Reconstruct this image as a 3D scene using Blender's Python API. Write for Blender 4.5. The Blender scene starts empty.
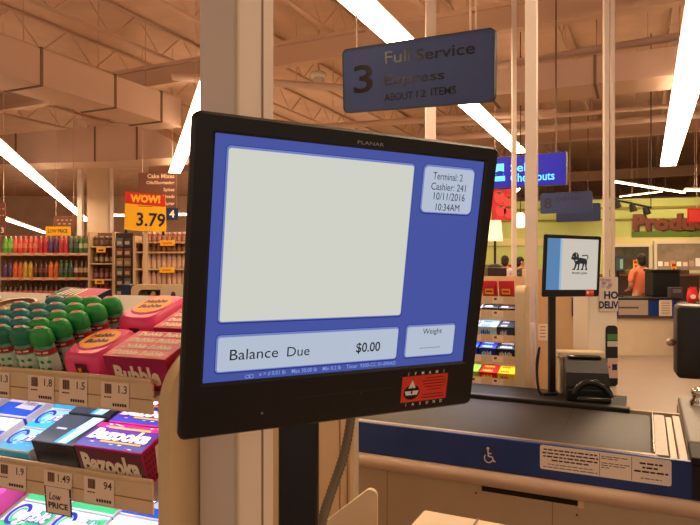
import bpy, bmesh, math, random
from math import sin, cos, pi, radians, sqrt
from mathutils import Matrix, Vector, Euler
random.seed(7)
C = bpy.context.scene.collection
F, CX, CY = 620.0, 350.0, 262.5            # focal length in pixels of the 700x525 frame
CAM = Vector((0, 0, 1.5))

def at(px, py, Y):                          # the place in the store seen at a pixel, Y metres ahead
    return Vector(((px-CX)/F*Y, Y, 1.5-(py-CY)/F*Y))
def ray_local(px, py, M):                   # pixel -> local x, z on the local plane y = 0 of M
    d = Vector(((px-CX)/F, 1, -(py-CY)/F))
    n = M.to_3x3().col[1]; o = M.translation
    t = n.dot(o-CAM)/n.dot(d)
    q = M.inverted() @ (CAM+d*t)
    return q.x, q.z
def T(x, y=0, z=0):
    return Matrix.Translation((x, y, z) if not isinstance(x, Vector) else x)
def R(a, ax='Z'):
    return Matrix.Rotation(a, 4, ax)

# ------------------------------------------------------------------ materials
def lin(c):
    out = []
    for v in c[:3]:
        v /= 255.0
        out.append(v/12.92 if v <= 0.04045 else ((v+0.055)/1.055)**2.4)
    return (*out, 1.0)
_M = {}
def mat(name, col, rough=.55, metal=0.0, emit=0.0, noise=0.0, scale=12.0, spec=.4, bump=0.0, ecol=None):
    if name in _M: return _M[name]
    m = bpy.data.materials.new(name); m.use_nodes = True
    nt = m.node_tree; b = nt.nodes['Principled BSDF']
    c = lin(col)
    b.inputs['Base Color'].default_value = c
    b.inputs['Roughness'].default_value = rough
    b.inputs['Metallic'].default_value = metal
    b.inputs['Specular IOR Level'].default_value = spec
    if emit:
        b.inputs['Emission Color'].default_value = lin(ecol or col)
        b.inputs['Emission Strength'].default_value = emit
    if noise or bump:
        tc = nt.nodes.new('ShaderNodeTexCoord'); nz = nt.nodes.new('ShaderNodeTexNoise')
        nz.inputs['Scale'].default_value = scale; nz.inputs['Detail'].default_value = 4
        nt.links.new(tc.outputs['Object'], nz.inputs['Vector'])
        if noise:
            rp = nt.nodes.new('ShaderNodeValToRGB')
            rp.color_ramp.elements[0].position = .3; rp.color_ramp.elements[1].position = .7
            rp.color_ramp.elements[0].color = tuple(v*(1-noise) for v in c[:3])+(1,)
            rp.color_ramp.elements[1].color = tuple(min(1, v*(1+noise)) for v in c[:3])+(1,)
            nt.links.new(nz.outputs['Fac'], rp.inputs['Fac'])
            nt.links.new(rp.outputs['Color'], b.inputs['Base Color'])
        if bump:
            bp = nt.nodes.new('ShaderNodeBump'); bp.inputs['Strength'].default_value = bump
            nt.links.new(nz.outputs['Fac'], bp.inputs['Height'])
            nt.links.new(bp.outputs['Normal'], b.inputs['Normal'])
    _M[name] = m
    return m
def clear_mat(name, col, mix=.7, rough=.15):     # tinted see-through plastic
    if name in _M: return _M[name]
    m = bpy.data.materials.new(name); m.use_nodes = True
    nt = m.node_tree; b = nt.nodes['Principled BSDF']; out = nt.nodes['Material Output']
    b.inputs['Base Color'].default_value = lin(col); b.inputs['Roughness'].default_value = rough
    t = nt.nodes.new('ShaderNodeBsdfTransparent'); t.inputs['Color'].default_value = lin(col)
    mx = nt.nodes.new('ShaderNodeMixShader'); mx.inputs['Fac'].default_value = mix
    nt.links.new(b.outputs['BSDF'], mx.inputs[1]); nt.links.new(t.outputs['BSDF'], mx.inputs[2])
    nt.links.new(mx.outputs['Shader'], out.inputs['Surface'])
    _M[name] = m
    return m

BLACK = mat('black_plastic', (24, 20, 19), .42, noise=.15, scale=60)
BLACK2 = mat('black_soft', (14, 12, 12), .6)
DARK = mat('dark_ink', (24, 24, 30), .7)
CREAM = mat('cream_laminate', (218, 198, 170), .5, noise=.04, scale=5)
CREAM2 = mat('cream_plastic', (226, 204, 172), .45, noise=.03, scale=8)
TAN = mat('tan_plastic', (224, 192, 148), .45, noise=.04, scale=8)
TANRAIL = mat('tan_rail', (228, 194, 152), .4, noise=.05, scale=20)
POSTP = mat('post_paint', (230, 212, 200), .5, noise=.03, scale=6)
STEEL = mat('brushed_steel', (172, 164, 154), .5, .7, noise=.08, scale=40)
CHROME = mat('chrome', (215, 212, 205), .15, 1.0)
WHITE = mat('white_paint', (232, 228, 220), .5)
PAPER = mat('paper', (232, 216, 196), .8)
TAGP = mat('tag_paper', (250, 220, 194), .8)
TAGINK = mat('tag_ink', (88, 58, 42), .8)
BLUE = mat('lane_blue', (26, 58, 128), .35, noise=.06, scale=9)
NAVY = mat('navy', (22, 34, 74), .5)
RED = mat('red', (205, 30, 36), .4)
YELLOW = mat('yellow', (246, 182, 20), .5)
GREY = mat('grey_plastic', (128, 122, 118), .5)
BELT = mat('belt_rubber', (42, 35, 29), .5, noise=.18, scale=18, bump=.05)

# ------------------------------------------------------------------ mesh builder
def poly_arc(cx, cy, r, a0, a1, n):
    return [(cx+r*cos(a0+(a1-a0)*i/n), cy+r*sin(a0+(a1-a0)*i/n)) for i in range(n+1)]
def rrect(x0, x1, y0, y1, r, n=5):
    r = max(min(r, (x1-x0)/2-1e-6, (y1-y0)/2-1e-6), 1e-6)
    return (poly_arc(x1-r, y0+r, r, -pi/2, 0, n)+poly_arc(x1-r, y1-r, r, 0, pi/2, n)
            + poly_arc(x0+r, y1-r, r, pi/2, pi, n)+poly_arc(x0+r, y0+r, r, pi, 1.5*pi, n))
def ellipse(cx, cy, rx, ry, n=28):
    return [(cx+rx*cos(2*pi*i/n), cy+ry*sin(2*pi*i/n)) for i in range(n)]
UP = Matrix.Identity(4)                                     # drawings on a horizontal top: (x, y) stay, +z is out
FRONT = Matrix(((1, 0, 0, 0), (0, 0, -1, 0), (0, 1, 0, 0), (0, 0, 0, 1)))   # drawings on a front face: (x, y) -> (x, z), -y is out
SIDE = Matrix(((0, 0, 1, 0), (1, 0, 0, 0), (0, 1, 0, 0), (0, 0, 0, 1)))     # drawings on a right-hand face: (x, y) -> (y, z), +x is out
_txt = {}
def text_geo(s, bold=0.0, shear=0.0, extrude=0.0, res=2):
    key = (s, bold, shear, extrude, res)
    if key in _txt: return _txt[key]
    cu = bpy.data.curves.new('t', 'FONT'); cu.body = s; cu.size = 1; cu.offset = bold; cu.shear = shear
    cu.resolution_u = res; cu.extrude = extrude
    o = bpy.data.objects.new('t', cu); C.objects.link(o)
    bpy.context.view_layer.update()
    me = o.evaluated_get(bpy.context.evaluated_depsgraph_get()).to_mesh()
    vs = [v.co.copy() for v in me.vertices]; fs = [tuple(p.vertices) for p in me.polygons]
    bpy.data.objects.remove(o); bpy.data.curves.remove(cu)
    _txt[key] = (vs, fs)
    return vs, fs

class MB:
    def __init__(s): s.v = []; s.f = []; s.fm = []; s.sm = []; s.mats = []
    def add(s, vs, fs, m, M=None, smooth=False):
        if m not in s.mats: s.mats.append(m)
        k = s.mats.index(m); b = len(s.v)
        flip = M is not None and M.to_3x3().determinant() < 0
        s.v += [(M @ Vector(v)) if M is not None else Vector(v) for v in vs]
        for f in fs:
            g = tuple(b+i for i in f)
            s.f.append(g[::-1] if flip else g); s.fm.append(k); s.sm.append(smooth)
        return s
    def box(s, x0, x1, y0, y1, z0, z1, m, bev=0.0, M=None, seg=2):
        bm = bmesh.new(); bmesh.ops.create_cube(bm, size=1)
        for v in bm.verts:
            v.co = Vector(((x0+x1)/2+v.co.x*(x1-x0), (y0+y1)/2+v.co.y*(y1-y0), (z0+z1)/2+v.co.z*(z1-z0)))
        if bev: bmesh.ops.bevel(bm, geom=bm.edges[:], offset=bev, segments=seg, affect='EDGES', profile=.5)
        bm.verts.index_update()
        s.add([v.co.copy() for v in bm.verts], [tuple(v.index for v in f.verts) for f in bm.faces], m, M, bev > 0 and seg > 2)
        bm.free(); return s
    def loft(s, loops, m, M=None, cap=True, smooth=False, close=False):   # loops: lists of 3-D points, equal length
        n = len(loops[0]); vs = [p for l in loops for p in l]; fs = []
        L = len(loops)
        for i in range(L if close else L-1):
            for j in range(n):
                a, b = i*n+j, i*n+(j+1) % n
                c, d = ((i+1) % L)*n+(j+1) % n, ((i+1) % L)*n+j
                fs.append((a, b, c, d))
        s.add(vs, fs, m, M, smooth)
        if cap and not close:
            s.add(loops[0], [tuple(range(n))[::-1]], m, M); s.add(loops[-1], [tuple(range(n))], m, M)
        return s
    def prism(s, poly, z0, z1, m, M=None, smooth=False):
        return s.loft([[(x, y, z0) for x, y in poly], [(x, y, z1) for x, y in poly]], m, M, True, smooth)
    def sheet(s, poly, m, M=None, z=0.0):
        return s.add([(x, y, z) for x, y in poly], [tuple(range(len(poly)))], m, M)
    def rect(s, x0, x1, y0, y1, m, M=None, z=0.0, r=0.0):
        return s.sheet(rrect(x0, x1, y0, y1, r) if r else [(x0, y0), (x1, y0), (x1, y1), (x0, y1)], m, M, z)
    def ring(s, cx, cy, rx, ry, w, m, M=None, z=0.0, n=28, a0=0.0, a1=2*pi):
        o = [(cx+rx*cos(a0+(a1-a0)*i/n), cy+ry*sin(a0+(a1-a0)*i/n), z) for i in range(n+1)]
        i_ = [(cx+(rx-w)*cos(a0+(a1-a0)*i/n), cy+(ry-w)*sin(a0+(a1-a0)*i/n), z) for i in range(n+1)]
        return s.add(o+i_, [(k, k+1, n+2+k, n+1+k) for k in range(n)], m, M)
    def lathe(s, prof, m, n=20, M=None, smooth=True):
        loops = [[(r*cos(2*pi*j/n), r*sin(2*pi*j/n), z) for j in range(n)] for r, z in prof]
        return s.loft(loops, m, M, True, smooth)
    def rod(s, p0, p1, r, m, n=10, r1=None):
        p0, p1 = Vector(p0), Vector(p1); d = p1-p0
        q = d.to_track_quat('Z', 'Y').to_matrix().to_4x4()
        return s.lathe([(r, 0), (r if r1 is None else r1, d.length)], m, n, T(p0) @ q, True)
    def tube(s, pts, r, m, n=10, M=None, ridge=0.0):
        pts = [Vector(p) for p in pts]; loops = []
        up = Vector((0.31, .17, .93)).normalized()
        for i, p in enumerate(pts):
            t = (pts[min(i+1, len(pts)-1)]-pts[max(i-1, 0)]).normalized()
            a = t.cross(up).normalized(); b = t.cross(a)
            rr = r+(ridge if i % 2 else 0)
            loops.append([p+a*rr*cos(2*pi*j/n)+b*rr*sin(2*pi*j/n) for j in range(n)])
        return s.loft(loops, m, M, True, True)
    def ball(s, c, rx, ry, rz, m, n=16, M=None, k=8):
        prof = [(max(1e-4, sin(pi*i/k)), -cos(pi*i/k)) for i in range(k+1)]
        Mm = T(Vector(c)) @ Matrix.Diagonal((rx, ry, rz, 1))
        return s.lathe(prof, m, n, (M @ Mm) if M is not None else Mm)
    def text(s, t, m, x, y, h=None, w=None, M=None, z=0.0, bold=0.0, shear=0.0, align='L', extrude=0.0, res=2, clip=None):
        vs, fs = text_geo(t, bold, shear, extrude, res)
        if not vs: return s
        x0 = min(v.x for v in vs); x1 = max(v.x for v in vs)
        y0 = min(v.y for v in vs); y1 = max(v.y for v in vs)
        kx = w/(x1-x0) if w else None
        ky = h/(y1-y0) if h else kx
        if kx is None: kx = ky
        W = kx*(x1-x0)
        ox = x-(0 if align == 'L' else W/2 if align == 'C' else W)
        pts = [(ox+(v.x-x0)*kx, y+(v.y-y0)*ky, z+v.z*ky) for v in vs]
        if clip is not None:
            bm = bmesh.new(); bv = [bm.verts.new(p) for p in pts]
            for f in fs:
                try: bm.faces.new([bv[i] for i in f])
                except ValueError: pass
            bmesh.ops.bisect_plane(bm, geom=bm.verts[:]+bm.edges[:]+bm.faces[:], plane_co=(clip, 0, 0), plane_no=(1, 0, 0), clear_outer=True)
            bm.verts.index_update()
            pts = [v.co.copy() for v in bm.verts]; fs = [tuple(v.index for v in f.verts) for f in bm.faces]; bm.free()
        return s.add(pts, fs, m, M)
    def mesh(s, name):
        me = bpy.data.meshes.new(name)
        me.from_pydata([tuple(v) for v in s.v], [], s.f)
        for m in s.mats: me.materials.append(m)
        me.polygons.foreach_set('material_index', s.fm)
        me.polygons.foreach_set('use_smooth', s.sm)
        me.update(); return me
    def build(s, name, parent=None, M=None):
        o = bpy.data.objects.new(name, s.mesh(name)); C.objects.link(o)
        if parent is not None: o.parent = parent
        if M is not None:
            if parent is not None: o.matrix_local = M
            else: o.matrix_world = M
        return o

def tag(o, label, cat, group=None):
    o['label'] = label; o['category'] = cat
    if group: o['group'] = group
    return o
def thing(name, label, cat, M=None, group=None):
    o = bpy.data.objects.new(name, None); C.objects.link(o)
    if M is not None: o.matrix_world = M
    return tag(o, label, cat, group)
def struct(name, mb, M=None):
    o = mb.build(name, None, M); o['kind'] = 'structure'; return o
def dup(root, M, label=None, group=None):
    r = root.copy(); C.objects.link(r); r.matrix_world = M
    if label: r['label'] = label
    if group: r['group'] = group
    for ch in list(root.children):
        c = ch.copy(); C.objects.link(c); c.parent = r
        for g in list(ch.children):
            d = g.copy(); C.objects.link(d); d.parent = c
    return r
ORD = ['first', 'second', 'third', 'fourth', 'fifth', 'sixth', 'seventh', 'eighth', 'ninth', 'tenth', 'eleventh', 'twelfth',
       'thirteenth', 'fourteenth', 'fifteenth', 'sixteenth', 'seventeenth', 'eighteenth', 'nineteenth', 'twentieth']

AX = radians(-25.5)                          # the store's grid is turned this much from the camera
GR = R(AX)                                   # local x = along the checkout counter, local y = away down the store
# ================================================================== ROOM SHELL
FLOORM = mat('floor_tile', (142, 124, 110), .35, noise=.06, scale=2)
CEILM = mat('ceiling_deck', (214, 178, 154), .8, noise=.10, scale=1.3)
JOISTM = mat('joist_paint', (206, 172, 148), .7)
WALLM = mat('wall_paint', (240, 214, 194), .8, noise=.05, scale=1)
LIME = mat('lime_paint', (200, 212, 128), .75, noise=.05, scale=1.5)
struct('floor', MB().box(-24, 24, -8, 42, -.1, 0, FLOORM))
CZ = 6.0
struct('ceiling', MB().box(-24, 24, -8, 42, CZ, CZ+.1, CEILM))
struct('wall_back', MB().box(-24, 24, 42, 42.1, 0, CZ, WALLM))
struct('wall_left', MB().box(-24.1, -24, -8, 42, 0, CZ, WALLM))
struct('wall_right', MB().box(24, 24.1, -8, 42, 0, CZ, WALLM))
# roof joists: open-web trusses running along the store's depth, and girders across them
def truss(L, zt, zb, step, chord, web):
    mb = MB()
    mb.box(-chord, chord, 0, L, zt-chord*1.4, zt, JOISTM); mb.box(-chord, chord, 0, L, zb, zb+chord*1.4, JOISTM)
    n = int(L/step)
    for i in range(n):
        y0 = i*step; ym = y0+step/2
        mb.rod((0, y0, zb), (0, ym, zt), web, JOISTM, 5); mb.rod((0, ym, zt), (0, y0+step, zb), web, JOISTM, 5)
    return mb.mesh('trim')
jm = truss(36.0, 5.98, 5.42, 1.2, .035, .012)
k = 0
for i in range(-9, 13):
    x = i*1.75+.4
    M = GR @ T(x, 5.5, 0)
    # keep each joist inside the shell
    o = bpy.data.objects.new('trim_%d' % (k+1), jm); k += 1
    C.objects.link(o); o.matrix_world = M; o['kind'] = 'structure'
gm = MB()
gm.box(-.10, .10, 0, 40, 5.0, 5.08, JOISTM).box(-.10, .10, 0, 40, 5.36, 5.42, JOISTM).box(-.02, .02, 0, 40, 5.05, 5.4, JOISTM)
gme = gm.mesh('trim')
for y in (9.5, 19.0, 28.5):
    o = bpy.data.objects.new('trim_%d' % (k+1), gme); k += 1
    C.objects.link(o); o.matrix_world = GR @ T(-18, y, 0) @ R(-pi/2); o['kind'] = 'structure'

# fluorescent strips
TUBE = mat('lamp_tube', (255, 232, 200), .5, emit=27.0, ecol=(255, 222, 182))
HOUSE = mat('lamp_housing', (225, 205, 180), .5)
def strip_light(name, p0, p1, w, label, rods=(.12, .5, .88), k=1.0):
    p0, p1 = Vector(p0), Vector(p1); d = p1-p0; L = d.length
    a = math.atan2(-d.x, d.y)
    M = T(p0) @ R(a)
    t = thing(name, label, 'light', M, 'fluorescent strip lights')
    h = MB(); h.box(-w*.30, w*.30, 0, L, .035*k, .11*k, HOUSE)
    for sx in (-1, 1):
        h.prism([(sx*w*.30, .035*k), (sx*w*.5, .0), (sx*w*.5, .012*k), (sx*w*.3, .055*k)], 0, L, HOUSE, Matrix(((1, 0, 0, 0), (0, 0, 1, 0), (0, 1, 0, 0), (0, 0, 0, 1))))
    if rods:
        for f in rods: h.rod((0, L*f, .11*k), (0, L*f, CZ-p0.z), .006, JOISTM, 6)
    h.build('housing', t)
    MB().box(-w*.46, w*.46, .01, L-.01, .0, .033*k, TUBE).build('tube', t)
    return t
def R_line(px0, py0, px1, py1, H):           # two points on the level z = 1.5 + H
    a = at(px0, py0, H*F/(CY-py0)); b = at(px1, py1, H*F/(CY-py1)); return a, b
a, b = R_line(357, 2, 520, 153, 2.7); a = a-(b-a).normalized()*.7
strip_light('fluorescent_light', a, b, .34, 'long fluorescent strip light passing behind the hanging lane 3 sign')
a, b = R_line(703, 20, 668, 166, 2.4); a = a-(b-a).normalized()*1.0
strip_light('fluorescent_light', a, b, .37, 'thick bright fluorescent strip light hanging above the produce department')
a, b = R_line(-6, 143, 87, 221, 2.1); a = a-(b-a).normalized()*2.0
strip_light('fluorescent_light', a, b, .29, 'long fluorescent strip light descending over the soda aisle to the cream pillar')
a, b = R_line(233, 28, 174.5, 173, 2.45)
strip_light('fluorescent_light', a, b, .32, 'fluorescent strip light passing behind the cream post above the big screen', (.1, .4))
a, b = R_line(4, 219, 45, 233, 1.75)
strip_light('fluorescent_light', a, b, .27, 'far thin fluorescent strip light ending at the yellow low price card', (.2,))
a, b = at(614, 182, 16.5), at(684, 193, 19.1)
strip_light('fluorescent_light', a, b, .12, 'thin fluorescent strip light sloping just above the lime wall', (.3, .7), .5)
strip_light('fluorescent_light', at(620, 197, 18), at(662, 192, 16.7), .06, 'faint fluorescent strip light under the sloping strip by the lime wall', (.3, .7), .35)
strip_light('fluorescent_light', at(685, 191, 15.5), at(704, 190.5, 15.5), .16, 'short fluorescent strip light at the edge of view over the produce sign', (.5,), .7)
strip_light('fluorescent_light', at(114, 216, 22), at(127, 216, 22), .25, 'short far fluorescent strip light beside the yellow sale sign', (.5,), .8)
strip_light('fluorescent_light', at(170, 215, 22), at(192, 213, 22), .25, 'short far fluorescent strip light behind the number 4 aisle sign', (.5,), .8)
# unseen strip lights added over the checkouts to fill the foreground with light
for x0 in (-4.6, -2.5, 0.6, 3.2):
    M = GR @ T(x0, 1.2, 4.2)
    p = M.translation; q = (GR @ T(x0, {-4.6: 4.3, -2.5: 4.6}.get(x0, 3.5), 4.2)).translation
    strip_light('fluorescent_light', p, q, .3, 'added unseen strip light straight over the checkouts, lighting the foreground')

for x0, y0, L in ((-3.0, 14.5, 9), (-.6, 15.5, 9), (-4.6, 26, 13), (-1, 26, 13), (-7.6, 33, 7.5), (5.5, 20, 4)):  # extra lamps added deep in the store to brighten its far end
    M = T(x0, y0, 4.0) @ R(AX*.3)
    strip_light('fluorescent_light', M.translation, M @ Vector((0, L, 0)), .3, 'added strip light deep behind the big screen, brightening the far store')
strip_light('fluorescent_light', (-10.0, -.3, 4.2), (-23.6, -8.0, 4.2), .4, 'added unseen strip light placed to reflect in the hanging lane sign letters')  # unseen lamp added for its reflection in the lane sign lettering
# air ducts
DUCT = mat('duct_paint', (212, 180, 162), .65, noise=.05, scale=1.0)
DUCTS = mat('duct_seam', (128, 102, 84), .7)
def duct(label, M, L, w, h, seams, end=False):
    mb = MB(); mb.box(0, w, 0, L, 0, h, DUCT, .01)
    for y in seams: mb.box(-.018, w+.018, y-.02, y+.02, -.018, h+.018, DUCTS)
    for y in seams: mb.rod((w*.5, y, h), (w*.5, y, CZ-M.translation.z), .008, JOISTM, 6)
    o = mb.build('air_duct', None, M); return tag(o, label, 'duct')
p0 = at(-6, 71, 2.6*F/191.5); p1 = at(167, 123, 2.6*F/139.5)
d = (p1-p0); ang = math.atan2(-d.x, d.y)
p0 = p0-d.normalized()*1.5
duct('long square tan air duct crossing under the ceiling above the soda aisle', T(p0) @ R(ang) @ T(-.75, 0, 0), d.length+1.9, .75, .54,
     [1.5+d.length*f for f in (.215, .63, .955)])
# second duct: two straight lengths and a tapering end
mb = MB()
pts = [at(-20, 168, 17.0), at(16, 165, 16.6), at(95, 160, 16.3), at(137, 158, 16.0), at(181, 151, 15.6)]
hs = [.80, .80, .92, 1.02, .30]
back = GR.to_3x3() @ Vector((0, 1.1, 0))
loops = []
for p, h in zip(pts, hs):
    p.z = 4.15
    loops.append([p, p+Vector((0, 0, h)), p+back+Vector((0, 0, h)), p+back])
mb.loft(loops, DUCT)
for p, h in zip(pts[1:4], hs[1:4]):
    mb.box(p.x-.02, p.x+.02, p.y-.03, p.y, p.z, p.z+h, DUCTS)
tag(mb.build('air_duct'), 'boxy tan air duct with a tapered end, beyond the long diagonal duct', 'duct')
p0 = at(496, 108, 2.6*F/154.5); p1 = at(706, 86, 2.6*F/176.5); d = p1-p0; ang = math.atan2(-d.x, d.y)
p1 = p1+d.normalized()*.8
duct('tan air duct crossing the ceiling behind the twin white poles', T(p0) @ R(ang), d.length+.8, .8, .40, [d.length*f for f in (.02, .52)])
# pipes under the ceiling on the checkout side
PIPE = mat('pipe_paint', (212, 182, 164), .6)
def pipe(pa, pb, H, r, label):
    a, b = R_line(*pa, *pb, H); d = (b-a).normalized()
    mb = MB().rod(a-d*2.0, b+d*2.0, r, PIPE, 10)
    for f in (.2, .8):
        q = a+(b-a)*f; mb.rod(q, (q.x, q.y, CZ), .008, JOISTM, 6)
    tag(mb.build('ceiling_pipe'), label, 'pipe')
pipe((500, 65), (690, 35), 3.3, .06, 'tan ceiling pipe running above the air duct by the twin poles')
pipe((512, 132), (671, 117), 3.0, .08, 'tan ceiling pipe running below the air duct by the twin poles')
pipe((520, 119), (670, 106), 3.15, .05, 'thin brown ceiling pipe just under the air duct by the twin poles')
pipe((284, 84), (345, 88), 3.3, .07, 'tan ceiling pipe beside the dome camera')
pipe((318, 127), (460, 118), 3.2, .07, 'tan ceiling pipe low behind the top edge of the big screen')

# dome camera, small detector
p = at(318.5, 79, 12)
t = thing('dome_camera', 'white dome security camera hanging from the ceiling beside the cream post', 'camera', T(p))
MB().lathe([(.02, .10), (.14, .12), (.16, .06), (.13, .02), (.02, .02)], WHITE, 18).rod((0, 0, .1), (0, 0, CZ-p.z), .015, JOISTM, 6).build('mount', t)
MB().lathe([(.10, .02), (.10, -.04), (.07, -.11), (.005, -.14)], mat('dome_glass', (205, 190, 175), .2), 18).build('dome', t)
p = at(291, 48, 13)
t = thing('smoke_detector', 'small round detector hanging above the dome camera', 'detector', T(p))
MB().lathe([(.02, .05), (.12, .05), (.12, 0), (.06, -.04), (.005, -.05)], WHITE, 16).build('body', t)
MB().rod((0, 0, .05), (0, 0, CZ-p.z), .012, JOISTM, 6).build('stem', t)

# ================================================================== POSTS
def post(name, label, M, x0, x1, y0, y1, h, seam=None, plate=True, m=POSTP):
    mb = MB().box(x0, x1, y0, y1, 0, h, m, .004)
    if seam is not None:
        mb.box(x1-.001, x1+.0015, seam-.002, seam+.002, .01, h-.01, mat('seam', (150, 122, 100), .7))
        mb.box(x1-.001, x1+.006, y0, y0+.006, .01, h-.01, CREAM)
    o = mb.build(name, None, M); return tag(o, label, 'post')
p = at(234.5, 262, 1.0)
post('support_post', 'wide cream square post directly behind the big checkout screen', T(p.x, p.y, 0) @ GR, -.072, 0, 0, .118, CZ, seam=.080)
p = at(531.5, 262, 3.6)
post('support_post', 'slim pinkish post rising behind the conveyor belt', T(p.x, p.y, 0) @ GR, -.032, .032, -.035, .035, CZ)
for px, w, lab in ((606.0, .021, 'inner'), (612.6, .015, 'outer')):
    p = at(px, 262, 5.2)
    post('support_post', 'thin white pole, the %s of the twin poles beside the lion screen' % lab, T(p.x, p.y, 0), -w, w, -w, w, CZ)
p = at(430.5, 262, 7.5)
post('support_post', 'pale pole passing behind the hanging lane 3 sign', T(p.x, p.y, 0), -.06, .06, -.06, .06, CZ)
p = at(514, 262, 7.0)
post('support_post', 'thin pale pole just beside the slim pinkish post', T(p.x, p.y, 0), -.024, .024, -.024, .024, CZ)
p = at(80.5, 262, 19.5)
post('support_post', 'thin tan pole standing before the cream pillar', T(p.x, p.y, 0), -.075, .075, -.075, .075, CZ)
p = at(112, 262, 19.5)
post('support_post', 'thin tan pole behind the yellow sale sign', T(p.x, p.y, 0), -.04, .04, -.04, .04, CZ)
p = at(98, 262, 20.5)
post('support_pillar', 'wide cream pillar beyond the soda aisle', T(p.x, p.y, 0), -.28, .40, -.2, .3, CZ, m=mat('pillar_paint', (222, 196, 166), .6))
p = at(555, 100, 6.0)
for px, Y in ((556, 8.48), (570, 13.6), (588, 16.3)):
    a = at(px, {556: 152, 570: 192, 588: 203}[px], Y)
    tag(MB().rod(a+Vector((0, 0, .002)), (a.x, a.y, CZ), .012, mat('rod_dark', (120, 92, 76), .6), 6).build('hanging_rod'),
        {556: 'dark thin rod holding up the lit blue sign', 570: 'thin rod holding up the blue lane 8 sign', 588: 'thin rod over the farthest blue lane sign'}[px], 'rod')
# ================================================================== BIG CHECKOUT SCREEN
def disp_parts(t, W, H, l, tp, r, b, D=.05, rad=.012, bez=BLACK):
    """housing with a framed opening, of a flat display; front at y = 0"""
    mb = MB()
    def loop(x0, x1, z0, z1, rr, y): return [(x, y, z) for x, z in rrect(x0, x1, z0, z1, rr, 6)]
    w, h = W/2, H/2
    ix0, ix1, iz0, iz1 = -w+l, w-r, -h+b, h-tp
    loops = [loop(ix0, ix1, iz0, iz1, .001, .0055), loop(ix0, ix1, iz0, iz1, .001, .002), loop(ix0-.003, ix1+.003, iz0-.003, iz1+.003, .002, 0),
             loop(-w+.003, w-.003, -h+.003, h-.003, rad-.002, 0), loop(-w, w, -h, h, rad, .004), loop(-w, w, -h, h, rad, .010), loop(-w+.022, w-.022, -h+.022, h-.022, rad, D*.62),
             loop(-w+.12*W, w-.12*W, -h+.12*H, h-.12*H, rad, D)]
    mb.loft(loops, bez, None, False)
    mb.add(loops[-1], [tuple(range(len(loops[-1])))], bez)
    return mb, (ix0, ix1, iz0, iz1)
SM = T(.0062, .770, 1.5-.0224) @ R(radians(28.5)) @ R(radians(9.02), 'X') @ R(radians(.43), 'Y')
scr = thing('checkout_display', 'big black flat customer screen showing the blue balance due page', 'monitor', SM)
W, H, l, tp, r, b = .4183, .3655, .0247, .0212, .0215, .0649
mb, (ix0, ix1, iz0, iz1) = disp_parts(scr, W, H, l, tp, r, b, .055, .009)
GREYT = mat('bezel_print', (150, 146, 140), .5)
x0, z0 = ray_local(357.5, 142, SM); x1, z1 = ray_local(384, 146, SM)
mb.text('PLANAR', GREYT, x0, (z0+z1)/2-.0015, h=.0042, w=x1-x0, M=FRONT, z=.0004, bold=.012)
x0, z0 = ray_local(298, 397.5, SM); x1, z1 = ray_local(394, 389, SM)
mb.rect(x0, x1, z0-.0005, z0+.0005, mat('bezel_line', (52, 46, 42), .5), FRONT, .0004)
x0, z0 = ray_local(436, 384, SM); x1, z1 = ray_local(466, 375, SM)
mb.build('housing', scr)
x, z = ray_local(360, 392.5, SM)
MB().lathe([(.0018, 0), (.0018, .0015), (.0006, .0024)], BLACK, 12, FRONT @ T(x, z, 0)).build('power_button', scr)
x, z = ray_local(262, 413, SM)
MB().lathe([(.0016, 0), (.0016, .001)], GREY, 10, FRONT @ T(x, z, 0)).build('sensor', scr)
# the lit page
PBLUE = mat('page_blue', (6, 8, 24), .35, emit=1.0, ecol=(68, 82, 158), spec=.25)
PBLUE2 = mat('page_blue_low', (6, 8, 24), .35, emit=1.0, ecol=(52, 64, 158), spec=.25)
PWHITE = mat('page_white', (30, 30, 30), .35, emit=1.0, ecol=(206, 208, 198), spec=.2)
PPALE = mat('page_pale', (30, 30, 34), .35, emit=1.0, ecol=(178, 190, 208), spec=.2)
PEDGE = mat('page_edge', (20, 20, 40), .35, emit=1.0, ecol=(112, 128, 196), spec=.2)
PSHADE = mat('page_shade', (5, 5, 20), .35, emit=1.0, ecol=(42, 52, 128), spec=.2)
PINK_ = mat('page_ink', (8, 8, 12), .5, emit=.6, ecol=(26, 30, 44), spec=.2)
PGLOW = mat('page_print', (20, 20, 40), .4, emit=1.0, ecol=(128, 152, 224), spec=.2)
sc = MB()
y = -.0042                                   # the page lies 4 mm behind the bezel's face
sc.rect(ix0, ix1, iz0, iz1, PBLUE, FRONT, y)
def page_panel(q, m, rad):
    c = [ray_local(px, py, SM) for px, py in q]
    x0 = (c[0][0]+c[3][0])/2; x1 = (c[1][0]+c[2][0])/2; z1 = (c[0][1]+c[1][1])/2; z0 = (c[2][1]+c[3][1])/2
    sc.rect(x0-.0030, x1+.0022, z0-.0030, z1+.0034, PSHADE, FRONT, y+.0002, rad+.002)
    sc.rect(x0-.0022, x1+.0012, z0-.0012, z1+.0026, PEDGE, FRONT, y+.0004, rad+.0015)
    sc.rect(x0, x1, z0, z1, m, FRONT, y+.0006, rad)
    return x0, x1, z0, z1
page_panel([(230, 147.5), (415, 166), (402.5, 316), (220.6, 322)], PWHITE, .003)
bx = page_panel([(219, 339), (400, 329), (397, 359), (218, 373)], PPALE, .003)
tx = page_panel([(427, 167), (476, 170), (472, 215), (423, 211)], PPALE, .006)
wx = page_panel([(409, 328), (456, 325.5), (454, 354.5), (407, 357)], PPALE, .003)
yt = y+.0008
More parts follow.
